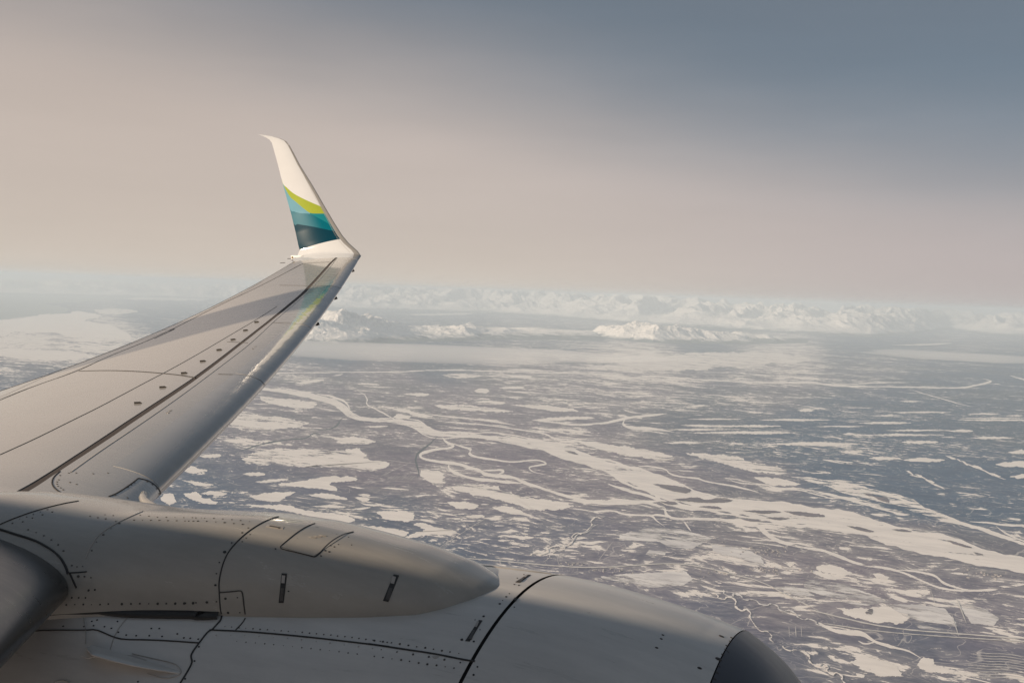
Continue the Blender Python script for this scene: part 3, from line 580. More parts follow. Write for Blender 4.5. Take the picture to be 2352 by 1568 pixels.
for k, (c, x0, x1, y, h) in enumerate(streaks):
    xs = np.linspace(x0, x1, 9); tl = (y-8*0)/1.0
    topl = [(x, y-h*.5*math.sin(math.pi*(i+.3)/8.6)*(.6+.8*random.random())) for i, x in enumerate(xs)]
    botl = [(x, y+h*.5*math.sin(math.pi*(i+.3)/8.6)*(.6+.8*random.random())) for i, x in enumerate(xs)]
    poly('frozen_lake', mp(c, topl+botl[::-1]), SNOW, 20.+.1*k, 'long thin frozen lake streaked across the blue forest', 2.0, 300+k, group='streak lakes across the blue forest')
for k, (x0, y0, x1, y1, n, w) in enumerate([(1930, 1120, 2250, 1250, 9, 26), (1690, 1200, 1900, 1300, 7, 34)]):
    for i in range(n):
        f = (i+random.random()*.5)/n; x = x0+(x1-x0)*f; y = y0+(y1-y0)*f+random.uniform(-6, 6); L_ = random.uniform(30, 90)
        q = [(x-L_/2, y-random.uniform(8, 14)), (x, y-random.uniform(2, 12)), (x+L_/2, y+random.uniform(8, 20)), (x+L_*.1, y+random.uniform(6, 12))]
        poly('frozen_lake', mp(g6, q), SNOW, 24.+.1*(k*10+i), 'ragged little lake in the slanting chain inside the blue forest', 1.6, 400+k*20+i, group='slanting chain of ragged lakes')
# roads
def road(pts, c, w, k, lab): river('road', [(*c(a, b), w) for a, b in pts], ROAD, 40.+k*.3, lab, .0, 500+k, 1.0)
road([(250, 222), (600, 245), (900, 273), (1150, 290), (1400, 275), (1600, 263), (1750, 285), (1900, 322), (2050, 358), (2200, 440), (2352, 512)], gc2, 2.2, 0, 'pale highway curving past the engine cowl')
road([(1100, 905), (1350, 967), (1500, 1000), (1700, 1028), (2000, 1050), (2480, 1086)], g7, 2.6, 1, 'pale highway crossing the lower right')
road([(1180, 985), (1500, 1035), (1900, 1065), (2480, 1100)], g7, 1.8, 2, 'narrower road running under the highway at lower right')
road([(1385, 645), (1640, 480), (1720, 440)], g8, .8, 3, 'straight thin road climbing from the pylon tip')
road([(1962, 840), (2022, 990)], g7, 2.2, 4, 'short cleared airstrip line at lower right')
road([(1935, 930), (1980, 1070)], g7, 1.6, 5, 'short straight section road meeting the highway')
road([(1815, 790), (1850, 910)], g7, .9, 6, 'thin straight track left of the airstrip')
road([(1280, 145), (1200, 250)], gc2, 1.0, 7, 'thin section road above the highway')
road([(1130, 240), (1290, 165)], g8, .6, 8, 'faint straight track by the striped field')
road([(1130, 150), (1320, 175)], g8, .7, 9, 'faint straight track north of the striped field')
for k in range(10):
    y = 1150+k*15; road([(2050-k*4, y), (2150, y+14), (2250, y+12), (2420, y+44)], g7, 1.1, 10+k, 'curved snow row of the striped field at lower right')
for k in range(9):
    x = 1165+k*15; road([(x, 258), (x+28, 236)], g8, .8, 21+k, 'short snow row of the small striped field')
for k, x in enumerate((1002, 1040, 1072)): road([(x, 1005), (x+3, 1068)], g7, .8 if k != 1 else 1.4, 31+k, 'cleared bar in the dark woods beside the engine lip')
# speckled pond rings and meander scars left of the lower right corner
for k, (path, amp, wl_, w) in enumerate([([(560, 815), (680, 860), (800, 960), (860, 1040), (930, 1100), (1060, 1160), (1180, 1220), (1300, 1300), (1380, 1360)], 15, 25, 3.4), ([(620, 800), (740, 850), (900, 880), (1040, 940), (1140, 985), (1200, 1000)], 13, 22, 3.0),
        ([(-60, 370), (-150, 430), (-230, 500), (-330, 560), (-480, 600)], 14, 26, 3.), ([(-60, 420), (-200, 470), (-300, 560), (-420, 640)], 10, 20, 2.)]):
    q = np.array(dens(smoothpl(mp(g7, path), 2), 1.5))[:, :2]; d = np.arange(len(q))*1.5; T = np.gradient(q, axis=0); T /= np.hypot(*T.T)[:, None]; Nn = np.stack([-T[:, 1], T[:, 0]], 1)
    th_ = (1.55+.5*fbm(d*.015+k*3, d*0, 2, k))*np.sin(d/(wl_*1.9)*2*math.pi+3.0*fbm(d*.012+k*9, d*0, 3, k))
    sx = np.cumsum(np.cos(th_)); sy = np.cumsum(np.sin(th_)); sx = (sx-sx[0])/(sx[-1]-sx[0])*(len(q)-1); kn = np.ones(61)/61; sy = sy-np.convolve(np.pad(sy, 30, 'edge'), kn, 'valid')
    b0 = np.clip(sx, 0, len(q)-1); ix = np.arange(len(q)); q = np.stack([np.interp(b0, ix, q[:, 0]+0*Nn[:, 0]), np.interp(b0, ix, q[:, 1])], 1)+np.stack([np.interp(b0, ix, Nn[:, 0]), np.interp(b0, ix, Nn[:, 1])*.6], 1)*(sy*amp/11.)[:, None]
    river('meandering_creek', [(a, b, w*.8*abs(random.gauss(.9, .55))) for a, b in q[::2]], BOG if k % 2 == 0 else FIELD, 52.+k, 'snow filled creek meandering through dark woods near the engine lip', .5, 600+k, 1.0)

HOUSE = paint('house_walls', (.36, .34, .33), .6, .4, 0)
mb = MB(); random.seed(9)
for (cx, cy, sx, sy, n) in ((880, 575, 60, 14, 26), (910, 690, 90, 22, 34), (2150, 715, 70, 16, 22), (760, 560, 90, 20, 16), (-30, 690, 60, 10, 14), (-250, 655, 40, 6, 10), (600, 700, 60, 14, 14)):
    for k in range(n):
        p = px2g(*g7(random.gauss(cx, sx), random.gauss(cy, sy)), 0); a = random.uniform(0, 3.14); L_ = random.uniform(6, 15); e1 = np.array([math.cos(a), math.sin(a), 0]); e2 = np.array([-math.sin(a), math.cos(a), 0]); h = random.uniform(2.5, 5)
        mb.box(p+np.array([0, 0, h]), e1*L_, e2*L_*.45, np.array([0, 0, h]))
        o = len(mb.V); mb.V += [p+e1*L_+e2*L_*.5+np.array([0, 0, 2*h]), p-e1*L_+e2*L_*.5+np.array([0, 0, 2*h]), p-e1*L_-e2*L_*.5+np.array([0, 0, 2*h]), p+e1*L_-e2*L_*.5+np.array([0, 0, 2*h]), p+e1*L_+np.array([0, 0, 2*h+L_*.3]), p-e1*L_+np.array([0, 0, 2*h+L_*.3])]
        mb.F += [[o, o+4, o+5, o+1], [o+2, o+5, o+4, o+3], [o, o+3, o+4], [o+1, o+5, o+2]]
tag(mb.build('settlement', HOUSE), 'scattered tiny houses of a settlement along the highway', kind='stuff')
# --- mountains
def mountain_material():
    m, tt, out = mat_new('snowy_mountain')
    geo = tt.node('ShaderNodeNewGeometry')
    km = tt.node('ShaderNodeVectorMath', {0: geo.outputs['Position'], 'Scale': .001}, operation='SCALE').outputs[0]
    hh = tt.node('ShaderNodeAttribute', attribute_name='hgt').outputs['Fac']
    nzv = tt.noise(km, .9, 7., .65)
    tree = tt.m('SUBTRACT', 1., tt.ss(tt.m('ADD', hh, tt.m('MULTIPLY', tt.m('SUBTRACT', nzv, .5), 700.)), 60., 280.))
    nzn = tt.node('ShaderNodeSeparateXYZ', {0: geo.outputs['Normal']}).outputs[2]
    rock = tt.m('MULTIPLY', tt.m('SUBTRACT', 1., tt.ss(tt.m('ADD', nzn, tt.m('MULTIPLY', tt.m('SUBTRACT', nzv, .5), .3)), .60, .80)), .35)
    col = tt.mix(rock, (.94, .90, .86, 1), (.22, .24, .27, 1))
    col = tt.mix(tt.m('MULTIPLY', tree, .92), col, (.055, .10, .125, 1))
    b = principled(tt, out, Base_Color=col, Roughness=.8); b.inputs['Specular IOR Level'].default_value = .2
    bmp = tt.node('ShaderNodeBump', {'Strength': .8, 'Distance': 260.0, 'Height': tt.noise(km, 1.6, 8., .62)})
    tt.l.new(bmp.outputs[0], b.inputs['Normal'])
    return m
MTN = mountain_material()
def dist_of(u, v):
    p = px2g(u, v); return math.hypot(p[0], p[1]), math.atan2(p[0], p[1])
def mrange(name, label, base, top, depth, seed, cell, na, nr, back=0.4, pw=1.15, front=.35, hk=1.0):
    """base/top: traced foot line and crest line (pixels); the relief between them is ridged fractal terrain"""
    ba = sorted([dist_of(*p)[::-1] for p in base]); A = np.linspace(ba[0][0], ba[-1][0], na)
    Rb = np.interp(A, [b[0] for b in ba], [b[1] for b in ba])
    ta = sorted([(dist_of(p[0], 1200)[1]*0+dist_of(p[0], p[1]+60)[1], p[0], p[1]) for p in top])
    tu = np.interp(A, [q[0] for q in ta], [q[1] for q in ta]); tv = np.interp(A, [q[0] for q in ta], [q[2] for q in ta])
    crest = Rb+depth*.45
    dz = np.array([(M@ray(a, b))[2]/math.hypot(*(M@ray(a, b))[:2]) for a, b in zip(tu, tv)])
    Hc = np.maximum(60, ALT+dz*crest)
    s = np.linspace(0, 1, nr); R_ = Rb[:, None]+depth*s[None, :]; AA = A[:, None]+0*R_
    X, Y = np.sin(AA)*R_, np.cos(AA)*R_
    env = sstep(s, 0, front)*(1-sstep(s, 1-back, 1)); e2 = sstep(np.linspace(0, 1, na), 0, .07)*(1-sstep(np.linspace(0, 1, na), .93, 1))
    wx = fbm(X/cell*.5, Y/cell*.5, 3, seed+50)*.35*cell; wy = fbm(X/cell*.5+9, Y/cell*.5, 3, seed+60)*.35*cell
    r = ridged((X+wx)/cell, (Y+wy)/cell, 7, seed, .52); low = fbm(X/cell*.3, Y/cell*.3, 3, seed+30)*.5+.5
    r = (r-r.min())/(np.quantile(r, .985)-r.min()); r = np.clip(r, 0, 1.12)**pw
    Z = hk*Hc[:, None]*env[None, :]*e2[:, None]*(r*(.40+.72*low)*1.0+.08)
    Z = np.minimum(Z, ALT+200)
    P = np.stack([X, Y, -ALT+Z-3+55*env[None, :]*e2[:, None]], -1)
    return tag(grid_mesh(name, P, MTN, None, True, {'hgt': Z}), label, kind='structure')
mrange('mountain_range', 'high snowy mountain range along the whole horizon',
    [(560, 706), (700, 706), (850, 712), (1000, 716), (1150, 722), (1300, 732), (1420, 742), (1560, 752), (1700, 760), (1850, 768), (2000, 776), (2100, 768), (2180, 756), (2260, 770), (2352, 775), (2520, 784), (2800, 790)],
    [(560, 655), (700, 652), (850, 650), (1000, 652), (1150, 658), (1300, 666), (1450, 674), (1600, 680), (1800, 693), (2000, 704), (2150, 708), (2352, 714), (2600, 724), (2800, 730)], 62000, 11, 9000, 1100, 300, hk=1.12, back=.25, pw=1.0, front=.5)
mrange('mountain_range', 'faint low snowy mountains behind the inlet at far left', [(-300, 672), (0, 676), (200, 680), (400, 684), (600, 690)], [(-300, 640), (0, 640), (200, 641), (400, 645), (600, 650)], 60000, 31, 9000, 420, 130, back=.3, pw=1.1)
mrange('snowy_ridge', 'near snowy ridge just right of the wing above the fog bank', [(600, 790), (680, 793), (760, 794), (850, 792), (950, 786), (1060, 784), (1180, 780), (1300, 782), (1400, 782)],
    [(600, 732), (700, 736), (760, 736), (850, 742), (900, 750), (980, 756), (1060, 750), (1160, 756), (1280, 760), (1400, 762)], 15000, 5, 5200, 620, 200, hk=1.75, back=.5, pw=.8, front=.45)
mrange('snowy_ridge', 'near snowy ridge standing alone right of centre', [(1340, 772), (1420, 782), (1500, 788), (1600, 790), (1700, 790), (1780, 790), (1860, 788)],
    [(1340, 764), (1400, 752), (1460, 750), (1520, 753), (1580, 757), (1660, 763), (1720, 770), (1800, 780), (1860, 786)], 12000, 8, 4600, 620, 200, hk=1.75, back=.5, pw=.85, front=.4)

# --- low fog on the plain, and the air itself
def volume_mat(name, dens_, col, aniso=0.):
    m, tt, out = mat_new(name)
    vv = tt.node('ShaderNodeVolumePrincipled', {'Color': col, 'Density': dens_, 'Anisotropy': aniso})
    tt.l.new(vv.outputs[0], out.inputs['Volume']); return m
FOG = volume_mat('fog', .00030, (.97, .96, .95, 1))
def fog(c0, halfx, halfr, th, label, tilt=0.):
    ctr = px2g(*c0, 0); R_ = math.hypot(ctr[0], ctr[1]); a = math.atan2(ctr[0], ctr[1])+tilt
    e1 = np.array([math.cos(a), -math.sin(a), 0]); e2 = np.array([math.sin(a), math.cos(a), 0])
    n, m = 64, 14; G = np.zeros((n+1, m+1, 3))
    for i in range(n+1):
        q = 2*math.pi*(i % n)/n; rad = 1+.10*math.sin(3*q+1)+.06*math.sin(5*q+2)+.04*math.sin(9*q)
        for j in range(m+1):
            p = math.pi*j/m; G[i, j] = ctr+(e1*math.cos(q)*halfx+e2*math.sin(q)*halfr)*math.sin(p)*rad+np.array([0, 0, th*math.cos(p)+th+60])
    V = []; Fc = []
    for i in range(n):
        for j in range(1, m): V.append(G[i, j])
    V += [G[0, 0], G[0, m]]; k = m-1
    for i in range(n):
        a0, b0 = i*k, ((i+1) % n)*k
        for j in range(k-1): Fc.append([a0+j+1, b0+j+1, b0+j, a0+j])
        Fc.append([len(V)-2, a0, b0]); Fc.append([len(V)-1, b0+k-1, a0+k-1])
    return tag(mesh_obj('fog_bank', V, Fc, FOG, None, True), label, kind='stuff')
fog((1000, 821), 9600, 6000, 170, 'long low bank of pale fog lying below the near ridge')
fog((2230, 826), 6500, 5500, 110, 'thin veil of fog over the plain at the right edge', .12)
HZ = volume_mat('haze', .0000145, (.80, .915, 1.0, 1))
hb = MB(); hb.box(np.array([0, 0, (-ALT-1+320)/2]), np.array([450000., 0, 0]), np.array([0, 450000., 0]), np.array([0, 0, (320+ALT+1)/2]))
tag(hb.build('haze', HZ), 'pale haze filling the air', kind='stuff')

# ================================================================== AIRCRAFT (all in its own axes, metres)
def yt(x): return 5*(.2969*np.sqrt(x)-.126*x-.3516*x**2+.2843*x**3-.1036*x**4)
LEX = np.array([[0, 3.3], [1.2, 2.85], [2.0, 2.2], [3.3, 1.27], [4.1, .68], [4.6, .26], [5.2, -.16], [6.0, -.61], [18.4, -.61-.5225*12.4]])
def w_le(y):
    tt_ = y-6.0
    z = np.where(tt_ > 0, .08+.21*tt_+.006*tt_**2, np.maximum(-.07, .08+.21*tt_))
    return np.interp(y, LEX[:, 0], LEX[:, 1]), z
def w_te(y):
    x = np.where(y > 5.5, -8.05+.263*(17.1-y), -8.05+.263*11.6-.02*(5.5-y))
    tt_ = y-6.0; z = np.where(tt_ > 0, -.35+.2*tt_+.0095*tt_**2, -.35+.08*tt_); return x, z
def wing(c, y):
    c, y = np.broadcast_arrays(np.asarray(c, float), np.asarray(y, float))
    xl, zl = w_le(y); xt, zt = w_te(y); xc = c*c; ch = xl-xt
    th = np.interp(y, [0, 4.5, 7, 18], [.085, .085, .10, .088])
    hump = yt(np.clip(xc, 0, 1))*th*ch
    z = zl+(zt-zl)*xc+np.where(c > 0, hump, -hump*.75)
    return np.stack([xl-ch*xc, y+0*c, z], -1)
ys = np.concatenate([np.linspace(1.2, 6, 60), np.linspace(6.05, 17.88, 220)])
cs_all = np.linspace(-.45, 1, 170)
WS = Surf(wing, cs_all, ys)
def trace(surf, px):
    out = []
    for p in dens(px, 6.):
        q = surf.cast(p[0], p[1])
        if q: out.append(q[2])
    return np.array(out)
def line_fn(px, k=0, extend=None):
    t_ = trace(WS, px); o = np.argsort(t_[:, 1]); yy, cc = t_[o, 1], t_[o, 0]
    yk = np.linspace(yy[0], yy[-1], 14); ck = np.array([np.median(cc[np.abs(yy-y) < (yy[-1]-yy[0])/18+.05]) for y in yk])
    return lambda y: np.interp(y, yk, ck)
gap_a = line_fn(mp(c4, [(-60, 1462), (0, 1432), (100, 1378), (330, 1240), (500, 1125), (700, 995), (900, 862), (1090, 740), (1300, 582), (1500, 428), (1680, 282), (1780, 180), (1850, 95)]))
gap_f = line_fn(mp(c4, [(-60, 1490), (0, 1458), (120, 1397), (345, 1264), (520, 1145), (715, 1017), (915, 880), (1112, 747), (1312, 591), (1509, 436), (1692, 290), (1790, 188), (1864, 96)]))
met = line_fn(mp(c4, [(440, 1380), (600, 1265), (870, 1065), (1064, 917), (1329, 711), (1564, 505), (1799, 280), (1900, 150)]))
aft = line_fn(mp(c4, [(0, 868), (200, 785), (440, 705), (600, 625), (820, 540), (1000, 455), (1200, 350), (1450, 235), (1705, 100)]))
def yof(c, u, v): q = WS.cast(*c(u, v)); return q[2][1] if q else None

def patch(name, c0, c1, y0, y1, ny, nc, lift, mat, parent, skirt=.02, pw=1.0, fade=False):
    Y = np.linspace(y0, y1, ny)[:, None]; s = np.linspace(0, 1, nc)[None, :]**pw
    C0 = (c0(Y) if callable(c0) else np.full_like(Y, c0)); C1 = (c1(Y) if callable(c1) else np.full_like(Y, c1))
    C_ = C0+(C1-C0)*s; YY = Y+0*s; P = wing(C_, YY)
    du = wing(np.clip(C_+.004, -1, 1), YY)-wing(np.clip(C_-.004, -1, 1), YY); dv = wing(C_, YY+.01)-wing(C_, YY-.01)
    N = np.cross(du, dv); N /= np.linalg.norm(N, axis=-1)[..., None]+1e-12
    if N[ny//2, nc//2, 2]*(1 if C_[ny//2, nc//2] >= 0 else -1) < 0: N = -N
    G = np.zeros((ny+2, nc+2, 3)); G[1:-1, 1:-1] = P+N*lift
    G[0, 1:-1] = P[0]-N[0]*skirt; G[-1, 1:-1] = P[-1]-N[-1]*skirt; G[1:-1, 0] = P[:, 0]-N[:, 0]*skirt; G[1:-1, -1] = P[:, -1]-N[:, -1]*skirt
    for a in (0, -1):
        for b in (0, -1): G[a, b] = G[a, 1 if b == 0 else -2]
    at = None
    if fade: at = {'fade': np.repeat(sstep(1-np.r_[0, np.linspace(0, 1, nc), 1], 0., .30)[None, :], ny+2, 0)}
    return grid_mesh(name, G, mat, parent, attrs=at, sharp=True)
YT = 17.88
wg = patch('wing', gap_a, .9985, 1.2, YT, 200, 90, 0.0, GREY, air, .006)
wg['label'] = 'light grey swept port wing'
patch('wing_forward_skin', -1.0, gap_f, 1.2, YT, 200, 150, 0.0, GREY, wg, .006)
o = patch('slat_gap', lambda y: gap_f(y)-.012, lambda y: gap_a(y)+.012, 1.2, YT, 160, 5, -.004, GAPM, wg, .004)
yj = [6.02, yof(c4, 1400, 732) or 9, yof(c4, 1640, 437) or 12.5, yof(c4, 1850, 226) or 15.8, 17.8]
for a, b in zip(yj[:-1], yj[1:]):
    patch('slat', -.5, lambda y: met(y)-.002, a+.008, b-.008, 60, 70, .0022, SLAT, wg, .004, fade=True)
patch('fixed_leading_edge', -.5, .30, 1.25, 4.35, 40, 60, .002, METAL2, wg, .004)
ya = yof(c4, 450, 704) or 9.3; ytip = yof(c4, 1700, 103) or 16.8
for nm, a, b in (('flap', 5.2, ya), ('aileron', ya, ytip)):
    patch(nm, lambda y: aft(y)+.002, .9985, a+.008, b-.008, 70, 16, .002, GREY, wg, .02)
TH = dict(mat=DARK)
strip(WS, mp(c4, [(0, 868), (200, 785), (440, 705), (600, 625), (820, 540), (1000, 455), (1200, 350), (1450, 235), (1705, 100)]), .016, 'panel_seam', wg)
strip(WS, mp(c4, [(0, 1175), (200, 1085), (400, 985), (550, 912), (700, 832), (850, 752), (930, 712), (1100, 618), (1300, 500), (1450, 412), (1560, 340)]), .009, 'panel_seam', wg, RIVET)
strip(WS, mp(c4, [(445, 705), (600, 701), (750, 705), (900, 716), (1000, 726), (1100, 742)]), .022, 'panel_seam', wg)
strip(WS, mp(c4, [(1705, 100), (1790, 94), (1855, 92)]), .016, 'panel_seam', wg)
strip(WS, mp(c4, [(0, 850), (50, 832), (300, 715), (440, 662), (640, 590), (830, 520), (985, 468)]), .012, 'panel_seam', wg, RIVET)
strip(WS, mp(c4, [(870, 522), (985, 468), (900, 476)]), .010, 'panel_seam', wg, RIVET, curve=0)
strip(WS, mp(c4, [(912, 472), (1000, 432), (1100, 385), (1160, 352)]), .012, 'panel_seam', wg, RIVET)
strip(WS, mp(c4, [(1180, 350), (1340, 285), (1470, 205)]), .012, 'panel_seam', wg, RIVET)
strip(WS, mp(c4, [(1470, 203), (1385, 222), (1250, 292), (1100, 372), (1000, 425)]), .012, 'panel_seam', wg, RIVET, curve=0)
strip(WS, mp(c4, [(400, 1272), (560, 1157), (700, 1064), (880, 942), (1000, 857), (1110, 777), (1300, 634), (1410, 550), (1560, 407), (1690, 302), (1800, 192), (1905, 60)]), .013, 'panel_seam', wg, SOOT)
for pl in ([(1230, 722), (1330, 725), (1400, 730), (1440, 745), (1475, 765), (1491, 783)], [(1530, 432), (1640, 437), (1700, 440), (1740, 455), (1760, 470)], [(1575, 222), (1745, 225), (1850, 224), (1900, 232), (1920, 240)], [(1180+100, 540), (1395, 546)]):
    strip(WS, mp(c4, pl), .010, 'panel_seam', wg, DARK)
strip(WS, mp(c1, [(690, 0), (620, 60), (597, 110), (600, 160), (640, 210), (720, 260), (850, 300)]), .010, 'panel_seam', wg)
strip(WS, mp(c1, [(1590, 80), (1700, 105), (1780, 155), (1830, 215), (1843, 255), (1830, 290), (1790, 328)]), .016, 'panel_seam', wg, BLACK)
strip(WS, mp(c1, [(1590, 80), (1500, 150), (1350, 250), (1250, 290)]), .010, 'panel_seam', wg)
# vortex generators on the upper skin
fore = np.array([1., 0, 0])
for (u, v_) in ((1447, 428), (1385, 475), (1315, 527), (1237, 585), (1145, 649), (1040, 716), (920, 796), (780, 885)):
    q = WS.cast(*c4(u, v_+2))
    if not q: continue
    p, n, _ = q; a = fore-n*(fore@n); a /= np.linalg.norm(a); s_ = np.cross(n, a); d = a*math.cos(.3)+s_*math.sin(.3); k_ = np.cross(n, d)
    hgt, Ln, th_ = .015, .036, .0025; V = []
    for sx in (-1, 1): V += [p+d*Ln+k_*th_*sx-n*.004, p-d*Ln+k_*th_*sx-n*.004, p-d*Ln+k_*th_*sx+n*hgt, p+d*Ln*.35+k_*th_*sx+n*hgt]
    mesh_obj('vortex_generator', V, [[0, 1, 2, 3], [7, 6, 5, 4], [0, 4, 5, 1], [1, 5, 6, 2], [2, 6, 7, 3], [3, 7, 4, 0]], DARK, wg, False)
for (u, v_) in ((803, 503), (880, 472)):
    q = WS.cast(*c4(u+2, v_+5))
    if q: mb = MB(); mb.disc(q[0], q[1], .035, .012); mb.build('hinge_fitting', DARK, wg)
# small dark fins hanging under the leading edge
for (u, v_) in ((1990, 138), (1893, 292), (1791, 437)):
    uu, vv = c4(u, v_); d = ray(uu, vv); k_ = (.5225*4.83-CAM@np.array([1, .5225, 0]))/(d@np.array([1, .5225, 0])); p = CAM+d*(k_)
    V = []
    for sx in (-.008, .008):
        V += [p+np.array([-.12, sx, .03]), p+np.array([0, sx, .018]), p+np.array([.022, sx, -.016]), p+np.array([-.02, sx, -.032]), p+np.array([-.12, sx, -.035])]
    mesh_obj('leading_edge_fin', V, [[0, 1, 2, 3, 4], [9, 8, 7, 6, 5], [0, 5, 6, 1], [1, 6, 7, 2], [2, 7, 8, 3], [3, 8, 9, 4], [4, 9, 5, 0]], DARK, wg, False)
# two worn handling marks on the slats
for (u, v_, s_) in ((952, 932, 1.), (1430, 572, .9)):
    mb = MB()
    for du, dv, w_ in ((-10, 6, 1.), (-4, 9, .7), (10, -6, .9), (2, -1, .6)):
        q = WS.cast(*c4(u+du, v_+dv))
        if q:
            p, n, _ = q; q2 = WS.cast(*c4(u+du+6, v_+dv-4)); tdir = (q2[0]-p) if q2 else fore
            mb.disc(p, n, .014*s_, .0025, 8, tdir, 2.2*w_)
    if mb.V: tag(mb.build('stencil_mark', SOOT, wg), kind='stuff')
# seal and fitting at the inboard end of the outer slat
mb = MB()
pts = []
for (u, v_, dpt) in ((1650, 262, 0), (1640, 300, .01), (1660, 345, .03), (1710, 385, .05), (1780, 425, .02), (1860, 445, -.03)):
    q = WS.cast(*c1(min(u, 1690), min(v_, 330)));
    if q: yy = q[0][1]-.02*(len(pts)); 
    d = ray(*c1(u, v_)); k_ = (5.55-.07*len(pts)-CAM[1])/d[1]; pts.append(CAM+d*k_)
mb.tube(pts, [.018, .022, .024, .024, .02]); mb.build('slat_track_seal', PYL, wg, True)
mb = MB()
for (u, v_) in ((690, 48), (675, 98), (655, 122), (655, 147), (665, 172), (695, 190), (725, 212), (805, 128), (880, 150), (1070, 28), (875, 20), (790, 22), (1240, 20), (1175, 355), (1285, 323), (1325, 275), (1465, 305), (1470, 182), (1510, 155), (1545, 130), (1690, 118), (1750, 152), (1800, 200), (1825, 258), (510, 323), (425, 355), (335, 388)):
    q = WS.cast(*c1(u, v_))
    if q: mb.disc(q[0], q[1], .0075, .0022, 6, fore, 1.5)
tag(mb.build('fastener', RIVET, wg), kind='stuff')

# ---- winglet
K0 = WS.fn(np.array([0.]), np.array([18.2]))[0]
d = ray(828, 585); nn = np.array([1, .5225, 0]); k_ = (.5225*4.83-CAM@nn)/(d@nn); KP = CAM+d*k_
CANT = math.radians(6.5); pn = np.array([0, math.cos(CANT), -math.sin(CANT)])
def onp(u, v, off=0.):
    d = ray(u, v); p = CAM+d*(((KP+pn*off-CAM)@pn)/(d@pn)); o2 = off-.030*max(0, p[2]-KP[2])**2
    return CAM+d*(((KP+pn*o2-CAM)@pn)/(d@pn))
st = [((829.5, 588), (668, 590), .30, .088), ((822, 577), (682, 586), .62, .088), ((801, 558), (686.6, 573), .95, .088), ((786, 540), (683.5, 561), 1, .085), ((767, 510), (677.5, 532), 1, .085), ((745, 472.5), (667.5, 490), 1, .085),
      ((730, 446), (659, 460), 1, .085), ((714, 419), (650, 427), 1, .085), ((702, 400), (643.5, 402), 1, .083), ((689, 379), (637, 376), 1, .08), ((676, 354), (630, 350), 1, .075), ((665, 334), (623.6, 327.4), 1, .07), ((657, 324.5), (618, 320.5), 1, .065), ((644, 318.5), (610, 315.6), 1, .05), ((626, 313.5), (602, 312), 1, .05), ((599, 309.5), (591, 308.3), 1, .05)]
x0, z0 = w_le(np.array(YT)); x1, z1 = w_te(np.array(YT))
LEs = [np.array([x0, YT, z0])]+[onp(*s[0]) for s in st]; TEs = [np.array([x1, YT, z1])]+[onp(*s[1], off=-.10 if i == 0 else 0) for i, s in enumerate(st)]
bl_ = [0]+[s[2] for s in st]; tr = [.088]+[s[3] for s in st]
nw = np.array([0, -.30, .954]); nl = -pn
ns = [(nw*(1-b)+nl*b)/np.linalg.norm(nw*(1-b)+nl*b) for b in bl_]; ns[0] = np.array([0, 0, 1.])
LEs, TEs, ns, tr = map(np.array, (LEs, TEs, ns, tr)); kk = np.arange(len(LEs))
def wl(c, a):
    c, a = np.broadcast_arrays(np.asarray(c, float), np.asarray(a, float)); xc = (c*c)[..., None]
    ip = lambda Q: np.stack([np.interp(a, kk, Q[:, i]) for i in range(3)], -1)
    Lp, Tp, Np = ip(LEs), ip(TEs), ip(ns); tt_ = np.interp(a, kk, tr)[..., None]
    ch = np.linalg.norm(Tp-Lp, axis=-1)[..., None]; h = yt(np.clip(xc, 0, 1))*tt_*ch
    return Lp+(Tp-Lp)*xc+Np*(np.where(c[..., None] > 0, h, -h*.75)-.021*ch*xc**2*np.clip(a[..., None]/3., 0, 1))
aa = np.concatenate([np.linspace(0, 3, 22), np.linspace(3.1, len(LEs)-1, 110)])
cc = np.linspace(-1, 1, 121)
WL = Surf(wl, cc, aa)
NA = float(len(LEs)-1)
